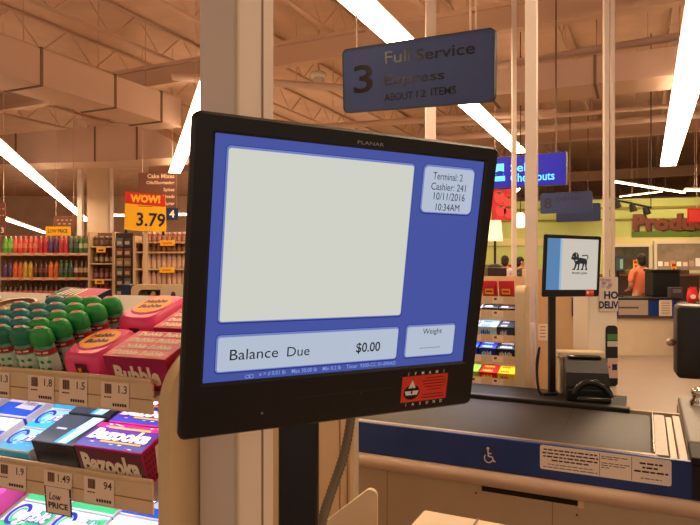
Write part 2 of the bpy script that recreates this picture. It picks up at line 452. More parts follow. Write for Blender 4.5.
def page_text(s, p0, p1, hpx, m=PINK_, bold=0.0):
    xa, za = ray_local(*p0, SM); xb, zb = ray_local(*p1, SM)
    mid = ((p0[0]+p1[0])/2, (p0[1]+p1[1])/2)
    h = ray_local(mid[0], mid[1]-hpx, SM)[1]-ray_local(*mid, SM)[1]
    sc.text(s, m, xa, (za+zb)/2, h=h, w=xb-xa, M=FRONT, z=yt, bold=bold, res=3)
page_text('Balance', (230.5, 361.5), (279, 358), 10.5)
page_text('Due', (288, 357.5), (310.5, 356), 9.5)
page_text('$0.00', (357, 355), (381, 353), 11, bold=.012)
page_text('Terminal: 2', (434.5, 180), (464, 181), 7.2)
page_text('Cashier: 241', (432.5, 190), (467, 192), 7.2)
page_text('10/11/2016', (435, 200), (466, 201.5), 7.4)
page_text('10:34AM', (437, 210.5), (460.5, 212), 7.0)
page_text('Weight', (424, 336.5), (443, 335.5), 7.0)
xa, za = ray_local(421, 349, SM); xb, zb = ray_local(442, 347.5, SM)
for i in range(11):
    sc.rect(xa+(xb-xa)*i/11, xa+(xb-xa)*(i+.62)/11, za-.0004, za+.0005, PINK_, FRONT, yt)
page_text('e = d 0.01 lb    Max 30.00 lb    Min 0.2 lb    Timer  9300-CC 01-890AD', (260, 378.5), (397, 364), 4.0, PGLOW, .01)
xa, za = ray_local(248.5, 377.5, SM)
for dx in (0, .0045): sc.ring(xa+dx, za, .0032, .0024, .0008, PGLOW, FRONT, yt, 14)
sc.build('screen', scr)
# inspection sticker on the lower bezel
st = MB(); q = [ray_local(*p, SM) for p in ((402.5, 372), (448, 368.5), (445, 402.5), (400, 407))]
sx0 = (q[0][0]+q[3][0])/2; sx1 = (q[1][0]+q[2][0])/2; sz1 = (q[0][1]+q[1][1])/2; sz0 = (q[2][1]+q[3][1])/2
sw, sh = sx1-sx0, sz1-sz0
SRED = mat('sticker_red', (226, 62, 40), .5); SWH = mat('sticker_white', (240, 232, 220), .6)
st.rect(sx0, sx1, sz0, sz1, mat('sticker_black', (22, 18, 18), .6), FRONT, .0004)
st.rect(sx0, sx1, sz0+sh*.13, sz1-sh*.13, SRED, FRONT, .0006)
for i, ch in enumerate('JFMAMJ'): st.text(ch, SWH, sx0+sw*(.12+i*.155), sz1-sh*.105, h=sh*.085, M=FRONT, z=.0007, align='C', bold=.02)
for i, ch in enumerate('JASOND'): st.text(ch, SWH, sx0+sw*(.12+i*.155), sz0+sh*.02, h=sh*.085, M=FRONT, z=.0007, align='C', bold=.02)
cx, cz = sx0+sw*.22, sz0+sh*.47
st.sheet(ellipse(cx, cz-sh*.06, sw*.17, sh*.21), mat('sticker_black', (0, 0, 0)), FRONT, .0008)
st.sheet([(cx-sw*.15, cz-sh*.02), (cx+sw*.15, cz-sh*.02), (cx+sw*.12, cz-sh*.14), (cx-sw*.12, cz-sh*.14)], SWH, FRONT, .001)
st.sheet([(cx-sw*.02, cz-sh*.10), (cx+sw*.02, cz-sh*.10), (cx+sw*.005, cz+sh*.1), (cx-sw*.005, cz+sh*.1)], mat('sticker_black', (0, 0, 0)), FRONT, .0012)
st.sheet([(cx-sw*.08, cz+sh*.06), (cx+sw*.08, cz+sh*.06), (cx, cz+sh*.28)], SWH, FRONT, .0011)
for i, (a0, a1) in enumerate(((.5, .9), (.44, .95), (.46, .96), (.5, .92), (.56, .86), (.48, .92), (.44, .95))):
    zz = sz1-sh*(.22+.085*i+(.05 if i > 4 else 0))
    st.rect(sx0+sw*a0, sx0+sw*a1, zz-.0006, zz+.0006, mat('sticker_ink', (120, 26, 20), .6), FRONT, .0008)
st.build('inspection_sticker', scr)
# stand: flat black post behind the display, on a plate on the register counter
inv = SM.inverted()
p0 = at(278, 525, .835); p1 = at(318, 525, .835)
pc = (p0+p1)/2; hw = (p1.x-p0.x)/2
MB().box(pc.x-hw, pc.x+hw, pc.y, pc.y+.035, .92, 1.50, BLACK, .006, seg=3, M=inv).build('pole', scr)
MB().box(pc.x-.045, pc.x+.055, pc.y-.06, pc.y+.09, .902, .922, BLACK, .006, M=inv).build('base_plate', scr)
MB().box(pc.x-.05, pc.x+.05, pc.y-.06, pc.y, 1.42, 1.54, BLACK, .006, M=inv).build('bracket', scr)

# the register counter it stands on (below the picture) and the things on it
c = MB().box(-.13, .62, .55, 1.26, .86, .90, CREAM, .006).box(-.11, .60, .58, 1.22, 0, .86, CREAM)
tag(c.build('register_counter'), 'cream register counter top carrying the big screen', 'counter')
# cream plastic side panel with a rounded corner
Mx = T(at(352, 500, 1.20)) @ R(radians(-8))
Mx.translation.z = .902
pp = [(-.06, 0), (.05, 0), (.05, .146)]+poly_arc(.036, .148, .014, 0, pi*.62, 6)+[(-.06, .088)]
pl = MB().prism(pp, -.006, .006, CREAM2, FRONT)
tag(pl.build('bag_rack_panel', None, Mx), 'cream plastic panel with a rounded top corner beside the ridged grey cable', 'panel')
p = at(424, 508.7, 1.15)
bb = MB().box(0, .38, -.2, 0, .902-p.z, 0, CREAM2, .006).box(.10, .104, -.198, .0, 0, .0006, mat('seam', (150, 122, 100)))
tag(bb.build('scale_housing', None, T(p) @ GR), 'pale cream box top in the bottom middle, nearer than the conveyor', 'box')
# ridged cable dropping behind the screen
key = [(353, 395, 1.16), (350, 425, 1.14), (343, 458, 1.12), (332, 490, 1.09), (323, 518, 1.06), (318, 545, 1.04), (318, 585, 1.02), (322, 602, 1.03)]
def catmull(key, n):
    out = []
    for i in range(len(key)-1):
        p0, p1, p2, p3 = key[max(i-1, 0)], key[i], key[i+1], key[min(i+2, len(key)-1)]
        for k in range(n):
            t = k/n
            out.append(tuple(.5*(2*b+(c-a)*t+(2*a-5*b+4*c-d)*t*t+(3*b-a-3*c+d)*t**3) for a, b, c, d in zip(p0, p1, p2, p3)))
    out.append(tuple(key[-1])); return out
pts = [at(*k) for k in catmull(key, 16)]
pts = [Vector((q.x, q.y, max(q.z, .912))) for q in pts]
CONDUIT = mat('conduit', (112, 98, 84), .4, .3)
tag(MB().tube(pts, .0078, CONDUIT, 12, ridge=.0014).build('ridged_cable'), 'ridged grey flexible cable hanging down beside the screen pole', 'cable')
# tall cabinet end behind the pole
p = at(353.5, 420, 2.0)
cb = MB()
cb.box(-.62, 0, 0, .30, 0, 1.22, CREAM, .004)
cb.box(-.012, .002, -.003, .02, .01, 1.2, CREAM2); cb.box(-.022, -.018, -.002, 0, .01, 1.2, mat('seam', (0, 0, 0)))
cb.box(-.046, -.042, -.002, 0, .01, 1.2, mat('seam', (0, 0, 0)))
tag(cb.build('register_cabinet', None, T(p.x, p.y, 0) @ R(radians(-4))), 'tan register cabinet end standing between the post and the blue lane front', 'cabinet')

# ================================================================== CONVEYOR LANE
LM = T(1.035, 2.083, 0) @ GR
lane = thing('conveyor_counter', 'checkout counter with a dark conveyor belt and a blue front edge', 'checkout', LM)
XL = -1.6
MB().box(XL, -.012, .022, .630, .80, .846, BELT, .012, seg=3).box(-.33, -.327, .03, .62, .8462, .8466, mat('belt_joint', (30, 26, 24), .6)).build('belt', lane)
TR = mat('belt_trim', (150, 132, 112), .35, .7, noise=.1, scale=30)
MB().box(XL, .0, -.012, .016, .82, .853, TR, .004).build('edge_trim', lane)
MB().box(XL, -.10, .640, .69, .80, .862, BLACK, .006).build('back_rail', lane)
MB().box(XL, 1.2, -.030, -.012, .728, .852, BLUE, .003).build('blue_front', lane)
prof = [(-.012, .728), (-.030, .728)]+poly_arc(-.034, .700, .028, pi/2, 1.5*pi, 8)+[(-.012, .670)]
YZ = Matrix(((0, 0, 1, 0), (1, 0, 0, 0), (0, 1, 0, 0), (0, 0, 0, 1)))
MB().prism(prof, XL, 1.2, mat('bumper', (196, 168, 146), .4, noise=.04, scale=8), YZ, True).build('bumper_rail', lane)
LBODY = mat('lane_body', (192, 172, 148), .5, noise=.04, scale=5)
body = MB().box(XL, -.12, .0, 1.0, 0, .668, LBODY).box(-.12, 1.2, .0, .72, 0, .668, LBODY).box(XL, 1.2, -.012, .0, .665, .80, LBODY)
for x in (-.98, -.34, .34): body.box(x-.0015, x+.0015, -.0012, 0, .01, .66, mat('seam', (0, 0, 0)))
body.box(.095, 1.2, .0, .98, .668, .84, LBODY).box(.095, 1.2, .72, .98, 0, .668, LBODY).box(XL, -.12, .695, 1.0, .668, .84, LBODY).box(-.12, .095, .695, .72, .668, .845, LBODY)
body.box(XL, -.12, .695, 1.0, .84, .845, BLACK2)
body.build('body', lane)
def lane_front(px, py, y=-.0):
    return ray_local(px, py, LM @ T(0, y, 0))
xa, za = lane_front(482, 481); xb, zb = lane_front(578, 496)
sl = MB().box(xa, xb, -.004, -.0005, .640, .664, mat('slot_shade', (26, 18, 14), .8))  # shade of the gap under the bumper, painted as a dark strip
sl.box(xb, xb+.02, -.003, -.0005, .634, .6675, CREAM2)
sl.build('slot', lane)
for px, py in ((476, 493), (502, 490), (553, 499), (577, 515)):
    x, z = lane_front(px, py)
    MB().lathe([(.004, 0), (.004, .002), (.001, .003)], mat('screw', (120, 92, 70), .4, .6), 8, FRONT @ T(x, z, 0)).build('screw', lane)
EP = MB()
EP.box(-.012, .034, .02, .635, .83, .849, STEEL, .002)
EP.box(.037, .060, .02, .640, .825, .842, mat('plate_pale', (196, 178, 158), .45, .2), .002)
EP.box(.063, .092, .0, .66, .825, .846, STEEL, .003)
EP.box(-.016, -.008, .02, .635, .846, .860, CHROME, .002)
EP.build('end_plate', lane)
yb = -.0302
def front_rect(q):
    c = [ray_local(px, py, LM @ T(0, yb, 0)) for px, py in q]
    return (c[0][0]+c[3][0])/2, (c[1][0]+c[2][0])/2, (c[2][1]+c[3][1])/2, (c[0][1]+c[1][1])/2
nx0, nx1, nz0, nz1 = front_rect([(540, 444), (672, 461), (671, 486), (540, 469)])
nl = MB(); FY = T(0, yb, 0) @ FRONT
LABW = mat('notice_paper', (244, 230, 222), .6); LABI = mat('notice_ink', (58, 44, 44), .8)
nl.rect(nx0, nx1, nz0, nz1, LABW, FY, .0006, .008)
w, h = nx1-nx0, nz1-nz0
for f in (.475, .715): nl.rect(nx0+w*f-.0008, nx0+w*f+.0008, nz0+.003, nz1-.003, LABI, FY, .0010)
random.seed(3)
def lines(x0, x1, zs, hh, center=True):
    for zf, wf in zs:
        z = nz0+h*zf; L = (x1-x0)*wf; xs = (x0+x1)/2-L/2 if center else x0; x = xs
        while x < xs+L-.004:
            wd = min(random.uniform(.008, .022), xs+L-x)
            nl.rect(x, x+wd, z, z+hh, LABI, FY, .0010); x += wd+.0035
lines(nx0+.008, nx0+w*.465, ((.80, .95), (.66, 1.0), (.52, .97), (.38, .66)), .0052)
lines(nx0+.008, nx0+w*.465, ((.22, .80), (.10, .98)), .0026)
lines(nx0+w*.487, nx0+w*.705, ((.82, .92), (.74, .6), (.56, .98), (.47, .9), (.38, .3)), .0026, False)
lines(nx0+w*.73, nx1-.008, ((.72, .66), (.56, .5), (.40, .98)), .0060)
lines(nx0+w*.73, nx1-.008, ((.16, .6),), .0030)
nl.build('notice_label', lane)
wx0, wx1, wz0, wz1 = front_rect([(481.5, 445), (497, 447), (497, 465), (481.5, 463)])
wl = MB(); WI = mat('sign_white', (226, 222, 226), .6)
wl.rect(wx0, wx1, wz0, wz1, mat('sign_blue', (34, 52, 118), .5), FY, .0006)
w, h = wx1-wx0, wz1-wz0
wl.sheet(ellipse(wx0+w*.42, wz0+h*.86, w*.10, h*.085, 14), WI, FY, .0012)
def stroke(pts, tk):
    for (xa, za), (xb, zb) in zip(pts, pts[1:]):
        dx, dz = (xb-xa)*w, (zb-za)*h; L = sqrt(dx*dx+dz*dz); nx, nz = -dz/L*tk, dx/L*tk
        A = (wx0+xa*w, wz0+za*h); B = (wx0+xb*w, wz0+zb*h)
        wl.sheet([(A[0]-nx, A[1]-nz), (B[0]-nx, B[1]-nz), (B[0]+nx, B[1]+nz), (A[0]+nx, A[1]+nz)], WI, FY, .0012)
stroke([(.42, .78), (.46, .42), (.70, .42), (.80, .16), (.90, .20)], w*.045)
stroke([(.45, .60), (.66, .60)], w*.035)
wl.ring(wx0+w*.46, wz0+h*.32, w*.30, h*.27, w*.075, WI, FY, .0011, 20, radians(135), radians(345))
wl.build('wheelchair_sign', lane)
dk = MB().box(.098, .60, .16, .95, .842, .872, GREY, .008).box(.096, .60, -.034, .16, .842, .868, BLACK2, .004).box(.100, .60, -.036, -.031, .735, .842, BLACK2)
dk.build('scanner_ledge', lane)
p = LM.inverted() @ at(698.5, 394, 2.72)
tag(MB().lathe([(.035, .873), (.035, .89), (.022, .905), (.03, .925), (.03, .94), (.018, .95), (.002, .951)], CHROME, 20, T(p.x, p.y, 0)).build('chrome_knob', None, LM),
    'round chrome knob standing on the grey ledge past the belt end', 'knob')
tp_ = at(689, 344, 1.9)
Mt = T(tp_) @ R(radians(-22))
t = thing('card_terminal', 'black boxy terminal on a post, seen from behind past the belt end', 'terminal', Mt)
MB().box(-.034, .10, -.02, .10, -.105, .118, BLACK, .012, seg=3).build('housing', t)
MB().ball((-.047, .03, .0), .014, .014, .013, mat('knob_grey', (176, 150, 128), .3, .5)).rod((-.047, .03, 0), (-.03, .03, 0), .006, GREY).build('knob', t)
MB().box(.06, .09, .03, .07, .8735-tp_.z, -.10, BLACK, .004).box(.045, .10, .01, .09, .8735-tp_.z, .884-tp_.z, BLACK, .003).build('post', t)
# ================================================================== CANDY RACK (front left)
LEDM = mat('shelf_lamp', (255, 250, 245), .5, emit=17.0, ecol=(240, 238, 255))
SHELFM = mat('shelf_metal', (176, 160, 146), .5, noise=.04, scale=10)
TILT = radians(19.6)
RM = T(-.316, 1.0, 0) @ R(radians(-21.4))
RW = 1.05                                    # length of the rack to the left
rack = thing('candy_rack', 'tan candy rack with sloping lit shelves at the left of the big screen', 'rack', RM)
ZS = [1.280, 1.118, .956, .794]
def rack_shelf(parent, z, w, depth, tilt, rail=True, led=True):
    A = T(0, 0, z) @ R(tilt, 'X')
    s = MB().box(-w, .0, .006, depth, -.010, -.0006, SHELFM, M=A)
    s.build('shelf', parent)
    if rail:
        rl = MB()
        rl.prism([(.0, -.024), (.0, .030), (-.003, .033), (-.008, .033), (-.008, .029), (-.005, .024), (-.005, -.024)], -w, .0, TANRAIL, T(0, 0, z) @ YZ)
        rl.box(-w, 0, -.0062, -.005, -.002, -.0005, mat('rail_line', (158, 118, 78), .6), M=T(0, 0, z))
        r = rl.build('price_rail', parent)
        if led:
            MB().box(-w+.02, -.02, .022, .034, -.016, -.004, LEDM, M=T(0, 0, z)).build('shelf_lamp', parent)
        return r
rails = [rack_shelf(rack, z, RW, .42, TILT, led=(k < 3)) for k, z in enumerate(ZS)]
MB().box(-RW, .0, .405, .425, 0, 1.418, TANRAIL).build('back_panel', rack)
MB().box(-RW, .0, .02, .405, 0, .12, TANRAIL).build('base', rack)
ep = [(-.022, 0), (.10, 0), (.10, 1.352)]+poly_arc(.062, 1.268, .084, pi/2, pi, 10)
MB().prism(ep, .026, .046, TAN, YZ).build('end_panel', rack)
MB().box(.0, .016, .06, .40, .0, 1.27, mat('rack_side', (190, 160, 124), .5)).build('side_frame', rack)
# price tags on the rails
def rack_front(px, py): return ray_local(px, py, RM @ T(0, -.0064, 0))
BARCODE = mat('bar_mark', (110, 66, 44), .8)
def price_tag(rail, px0, px1, py, txt):
    xa, _ = rack_front(px0, py); xb, zt = rack_front(px1, py)
    k = 0 if rail is rails[0] else 1
    z0, z1 = ZS[k]-.021, ZS[k]+.0225
    t = MB(); Mf = T(0, -.0064, 0) @ FRONT
    t.rect(xa, xb, z0, z1, TAGP, Mf, 0); w = xb-xa; h = z1-z0
    for i in range(9): t.rect(xa+w*(.14+.028*i), xa+w*(.14+.028*i+(.018 if i % 3 else .024)), z0+h*.56, z0+h*.93, BARCODE, Mf, .0004)
    t.text(txt, TAGINK, xb-w*.07, z0+h*.60, h=h*.30, M=Mf, z=.0004, align='R', bold=.01)
    for i in range(3): t.rect(xa+w*(.12+.09*i), xa+w*(.19+.09*i), z0+h*.40, z0+h*.45, TAGINK, Mf, .0004)
    for i in range(6): t.rect(xb-w*(.58-.085*i), xb-w*(.58-.085*i-.065), z0+h*.10, z0+h*.21, TAGINK, Mf, .0004)
    t.build('price_tag', rail)
price_tag(rails[0], -12, 9.5, 375, '1.3'); price_tag(rails[0], 28, 54, 378, '1.8'); price_tag(rails[0], 59, 87, 382, '1.5'); price_tag(rails[0], 101, 129, 387, '1.3')
price_tag(rails[1], -3, 26, 462, '1.9'); price_tag(rails[1], 44, 72, 472, '1.49'); price_tag(rails[1], 84, 114, 482, '94')
# hanging LOW PRICE card
q = [rack_front(*p) for p in ((43, 484), (70, 489.5), (72.5, 518.5), (46.5, 513.5))]
x0 = (q[0][0]+q[3][0])/2; x1 = (q[1][0]+q[2][0])/2; z1 = (q[0][1]+q[1][1])/2; z0 = (q[2][1]+q[3][1])/2
t = MB(); Mf = T(0, -.0078, 0) @ R(radians(-6), 'X') @ FRONT
Mf = T(0, -.0078, z1) @ R(radians(5), 'X') @ T(0, 0, -z1) @ FRONT
w, h = x1-x0, z1-z0
t.rect(x0, x1, z0, z1, mat('card_edge', (62, 50, 54), .7), Mf, 0)
t.rect(x0+w*.06, x1-w*.06, z0+h*.04, z1-h*.01, TAGP, Mf, .0004)
t.text('Low', DARK, x0+w*.17, z0+h*.52, h=h*.27, w=w*.46, M=Mf, z=.0008, shear=.25, bold=.01)
t.text('PRICE', DARK, x0+w*.13, z0+h*.22, h=h*.22, w=w*.74, M=Mf, z=.0008, bold=.025)
t.rect(x0, x1, z1, z1+.006, TAGP, Mf, 0)
t.build('low_price_card', rails[1])

def shelf_frame(k): return RM @ T(0, 0, ZS[k]) @ R(TILT, 'X')
def put(mb, name, k, x, s, label, cat, group=None, rot=0.0, h=0.0):
    return tag(mb.build(name, None, shelf_frame(k) @ T(x, s, h) @ R(rot)), label, cat, group)
# --- mouthwash-like gum bottles with big domed caps
CAPG = mat('cap_green', (44, 160, 76), .3); CAPT = mat('cap_teal', (48, 126, 124), .3); CAPD = mat('cap_dark_green', (36, 122, 92), .3)
BODG = clear_mat('bottle_green', (120, 190, 150), .35); BODT = clear_mat('bottle_teal', (90, 165, 165), .35)
LBL = mat('bottle_label', (196, 214, 190), .5); BAND = mat('bottle_band', (170, 42, 46), .5); LEAF = mat('leaf_print', (44, 140, 66), .5)
CAPTOP = mat('cap_print', (206, 150, 110), .5)
def gum_bottle(cap, body):
    r = .0215; me = {}
    b = MB().lathe([(.017, 0), (r, .003), (r, .058), (.019, .063)], body, 20)
    b.lathe([(r+.0003, .010), (r+.0003, .045)], LBL, 20); b.lathe([(r+.0004, .047), (r+.0004, .057)], BAND, 20)
    for a in (-.6, 0, .6):
        for zz, mm in ((.020, LEAF), (.034, LEAF)):
            M = R(a) @ T(0, -r-.0012, zz) @ FRONT
            b.sheet(ellipse(.002 if zz > .03 else -.001, 0, .0042, .0032, 10), mm, M)
        M = R(a) @ T(0, -r-.0013, .052) @ FRONT
        b.rect(-.005, .005, -.0014, .0014, mat('band_print', (238, 214, 200), .5), M)
    c = MB().lathe([(.021, .0635), (.0232, .066), (.0235, .078), (.0215, .087), (.015, .0930), (.007, .0948), (.0005, .0951)], cap, 20)
    c.sheet(ellipse(0, 0, .0105, .008, 16), CAPTOP, T(0, 0, .0953))
    for i in (-1, 0, 1): c.rect(-.006, .006, i*.0038-.0009, i*.0038+.0009, mat('cap_ink', (150, 70, 50), .5), T(0, 0, .0957))
    return b.mesh('body'), c.mesh('cap')
bot = {'green': gum_bottle(CAPG, BODG), 'dark green': gum_bottle(CAPD, BODG), 'teal': gum_bottle(CAPT, BODT)}
cols = [(-.277, ['green']*5), (-.3255, ['dark green']+['green']*4), (-.374, ['dark green', 'teal', 'teal', 'teal', 'green']),
        (-.4225, ['teal']*5), (-.471, ['teal']*4)]
for ci, (x, row) in enumerate(cols):
    for ri, kind in enumerate(row):
        s = .044+.0355*ri
        lab = '%s-capped gum bottle, %s row from the shelf edge, %s file from the pink packs' % (kind, ORD[ri], ORD[ci])
        t = thing('gum_bottle', lab, 'bottle', shelf_frame(0) @ T(x+.018+.009*ri, s, 0) @ R(random.uniform(-.08, .08)) @ Matrix.Diagonal((1, .72, 1, 1)), 'gum bottles on the top candy shelf')
        for nm, me in zip(('body', 'cap'), bot[kind]):
            o = bpy.data.objects.new(nm, me); C.objects.link(o); o.parent = t
# --- pink gum packs with an oval yellow window
PINK = mat('pack_pink', (244, 74, 134), .35, noise=.05, scale=30); PINKD = mat('pack_pink_dark', (196, 26, 62), .4)
MAROON = mat('print_maroon', (92, 16, 40), .5); ORANGE = mat('print_orange', (248, 160, 40), .5); PINKL = mat('pack_pink_light', (246, 120, 150), .4)
def pink_pack(w, d, h):
    mb = MB(); n = 24
    def lp(sx, sy, z, p=4.5):
        out = []
        for i in range(n):
            a = 2*pi*i/n; c_, s_ = cos(a), sin(a)
            out.append((sx*math.copysign(abs(c_)**(2/p), c_), d/2+sy*math.copysign(abs(s_)**(2/p), s_), z))
        return out
    mb.loft([lp(w/2*.92, d/2*.95, 0), lp(w/2, d/2, .006), lp(w/2, d/2, h*.45), lp(w/2*.98, d/2*.98, h*.74), lp(w/2*.90, d/2*.92, h*.93), lp(w/2*.78, d/2*.82, h)], PINK, None, True, True)
    mb.lathe([(1, 0), (1.0, .25), (.93, .45)], PINKL, 28, T(0, d*.52, h-.001) @ Matrix.Diagonal((w*.40, d*.34, .006, 1)))
    U = T(0, d*.52, h+.0024)
    mb.sheet(ellipse(0, 0, w*.365, d*.305, 28), ORANGE, U)
    for s_, yy in (('Hubba', .012), ('Bubba', -.010)): mb.text(s_, MAROON, 0, yy*d/.12-.006, w=w*.50, h=d*.13, M=U @ R(.18), z=.0004, align='C', bold=.05, shear=.2)
    A = T(w*.10, -.0004, h*.08) @ R(radians(0), 'X') @ FRONT
    mb.sheet([(-.012, 0), (.013, 0), (.009, h*.66), (-.016, h*.66)], MAROON, A, .0012)
    mb.text('Bubba', YELLOW, 0, 0, w=h*.52, h=.011, M=T(w*.10+.001, -.0004, h*.1) @ FRONT @ R(pi/2+.12), z=.002, bold=.04)
    B = T(w/2*.99, d*.46, h*.56) @ R(radians(-22), 'Y') @ SIDE
    mb.sheet(ellipse(0, 0, d*.24, h*.26, 20), MAROON, B, .0016)
    mb.text('Hubba', ORANGE, 0, .000, w=d*.34, h=h*.2, M=B, z=.002, align='C', bold=.05)
    mb.text('Bubba', ORANGE, 0, -h*.2, w=d*.34, h=h*.18, M=B, z=.002, align='C', bold=.05)
    return mb
put(pink_pack(.094, .118, .056), 'gum_pack', 0, -.167, .022, 'pink gum pack with a yellow oval, standing at the shelf edge by the bottles', 'gum pack', 'pink gum packs')
put(pink_pack(.100, .130, .066), 'gum_pack', 0, -.153, .150, 'pink gum pack with a yellow oval, behind the one at the shelf edge', 'gum pack', 'pink gum packs', -.05)
t = MB().prism([(0, 0), (.06, 0), (.06, .085), (0, .04)], -.001, .001, PINK, T(-.0, 0, 0) @ SIDE)
t.text('Hubba Bubba', PAPER, .006, .02, w=.048, h=.012, M=T(.001, 0, 0) @ SIDE @ R(.6), z=.0006, bold=.05)
put(t, 'display_flap', 0, -.094, .27, 'upright pink cardboard flap with slanting pale print behind the pink packs', 'display card')
# --- red bubble gum boxes
BOXR = mat('box_red', (206, 36, 74), .4, noise=.06, scale=40); BOXM = mat('box_magenta', (168, 24, 84), .4); CREAMP = mat('print_cream', (246, 226, 196), .6)
def bubble_box(w, d, h):
    mb = MB().box(-w/2, w/2, 0, d, 0, h, BOXR, .001)
    mb.rect(-w/2+.001, w/2-.001, .001, h-.001, BOXM, FRONT, .0003)
    mb.text('Bubble', CREAMP, 0, h*.18, w=w*.72, h=h*.55, M=FRONT, z=.0008, align='C', bold=.045)
    U = T(0, 0, h)
    random.seed(11)
    for i in range(4):
        y0 = d*(.06+.235*i)
        mb.rect(-w*.48, w*.48, y0, y0+d*.19, mat('strip_%d' % (i % 2), [(236, 92, 110), (212, 44, 112)][i % 2], .45), U, .0004)
        mb.text('Dubble Bubble', CREAMP, 0, y0+d*.02, w=w*.80, h=d*.15, M=U, z=.0008, align='C', bold=.05, shear=.2)
    S_ = T(w/2, 0, 0)
    mb.sheet(ellipse(d*.35, h*.5, d*.22, h*.36, 16), CREAMP, S_ @ SIDE, .0006)
    mb.text('Bubble', BOXM, d*.35, h*.38, w=d*.34, h=h*.26, M=S_ @ SIDE, z=.001, align='C', bold=.04)
    return mb
put(bubble_box(.128, .096, .060), 'gum_box', 0, -.044, .023, 'red bubble gum box with pale lettering at the end of the top candy shelf', 'gum box', 'red bubble gum boxes')
put(bubble_box(.110, .090, .060), 'gum_box', 0, -.034, .135, 'red bubble gum box behind the first, beside the second pink pack', 'gum box', 'red bubble gum boxes')
# --- things at the back of the top shelf
mb = MB().box(-.075, .075, 0, .06, 0, .030, mat('box_plum', (40, 18, 58), .5), .001)
mb.rect(.0, .073, .002, .058, mat('box_pink', (206, 34, 92), .5), T(0, 0, .030), .0004)
for i in range(5): mb.sheet([(-.055+.014*i, .012), (-.047+.014*i, .012), (-.035+.012*i, .05), (-.043+.012*i, .05)], CREAMP, T(0, 0, .030), .0008)
put(mb, 'candy_box', 0, -.488, .328, 'low plum and pink candy box with white strokes behind the gum bottles', 'box', None, -.05)
def oval_tub():
    mb = MB().lathe([(.80, 0), (.95, .1), (1, .85), (1.0, 1.0), (.93, 1.0), (.90, .8), (.02, .8)], mat('tub_brown', (150, 112, 72), .5), 26, Matrix.Diagonal((.062, .044, .032, 1)))
    mb.ring(0, 0, .062, .044, .006, CREAMP, T(0, 0, .0325), 0, 26)
    for i in range(4): mb.rect(-.035, .035, -.02+.011*i, -.014+.011*i, mat('tub_print', (196, 158, 104), .5), T(0, 0, .0265), 0)
    return mb
put(oval_tub(), 'candy_tub', 0, -.605, .272, 'brown oval candy tub with a cream rim beside the plum box', 'tub', 'brown oval tubs', .1)
put(oval_tub(), 'candy_tub', 0, -.735, .282, 'brown oval candy tub half cut off by the picture edge', 'tub', 'brown oval tubs', .1)

# --- second shelf
GW = mat('gum_white', (226, 224, 236), .4); GBL = mat('gum_blue', (40, 92, 212), .4); GCY = mat('gum_cyan', (60, 182, 226), .4); GLC = mat('gum_pale_cyan', (168, 220, 240), .4)
GDB = mat('gum_deep_blue', (30, 44, 176), .4); GBK = mat('gum_black', (40, 42, 50), .35); GGR = mat('gum_green', (70, 200, 130), .4); GPK = mat('gum_pink', (232, 92, 184), .4)
GSL = mat('gum_slate', (64, 70, 82), .35); GIN = mat('gum_ink', (70, 76, 110), .5)
def wave(x0, x1, y0, y1, k=6, amp=.2):
    top = [(x0+(x1-x0)*i/k, y1+(y1-y0)*amp*sin(i*1.7)) for i in range(k+1)]
    return [(x0, y0), (x1, y0)]+top[::-1]
def wedge_box(w, d, h, body, wedge, txt, n=1):
    mb = MB().box(-w/2, w/2, 0, d, 0, h, body, .001); U = T(0, 0, h)
    for i in range(n):
        y0 = d*i/n; dd = d/n
        mb.rect(-w*.49, w*.49, y0+dd*.03, y0+dd*.97, body, U, .0003)
        mb.rect(-w*.49, w*.49, y0+dd*.02, y0+dd*.52, wedge, U, .0005)
        mb.sheet([(-w*.10, y0+dd*.30), (w*.42, y0+dd*.26), (w*.30, y0+dd*.80), (w*.05, y0+dd*.86)], GW, U, .0008)
        mb.text(txt, GIN, w*.17, y0+dd*.44, w=w*.34, h=dd*.16, M=U, z=.0011, align='C', shear=.2, bold=.01)
    mb.rect(-w*.49, w*.49, h*.1, h*.9, wedge, FRONT, .0004)
    return mb
def swirl_box(w, d, h, acc, txt, n=1, dark=GDB):
    mb = MB().box(-w/2, w/2, 0, d, 0, h, GW, .001); U = T(0, 0, h)
    for i in range(n):
        y0 = d*i/n; dd = d/n
        mb.rect(-w*.49, w*.49, y0+dd*.02, y0+dd*.98, GLC if acc is GCY else GW, U, .0003)
        mb.sheet([(x, y) for x, y in wave(-w*.49, w*.49, y0+dd*.03, y0+dd*.30, 8, .25)], acc, U, .0005)
        mb.sheet([(w*.05, y0+dd*.30), (w*.49, y0+dd*.24), (w*.49, y0+dd*.92), (w*.16, y0+dd*.80)], acc, U, .0006)
        for j in range(6): mb.sheet(ellipse(w*(-.36+.14*j), y0+dd*(.34+.06*(j % 2)), w*.035, dd*.05, 8), acc, U, .0007)
        mb.ring(-w*.27, y0+dd*.58, w*.20, dd*.36, w*.07, dark, U, .0009, 22, radians(20), radians(290))
        mb.ring(-w*.25, y0+dd*.56, w*.13, dd*.24, w*.05, acc, U, .0010, 18, radians(60), radians(320))
        mb.text(txt[1:], dark, -w*.075, y0+dd*.385, w=w*.52, h=dd*.42, M=U, z=.0014, bold=.09, shear=.15)
        mb.text(txt[1:], GW, -w*.065, y0+dd*.41, w=w*.50, h=dd*.38, M=U, z=.0018, bold=.045, shear=.15)
    mb.rect(-w*.49, w*.49, h*.08, h*.92, acc, FRONT, .0004)
    return mb
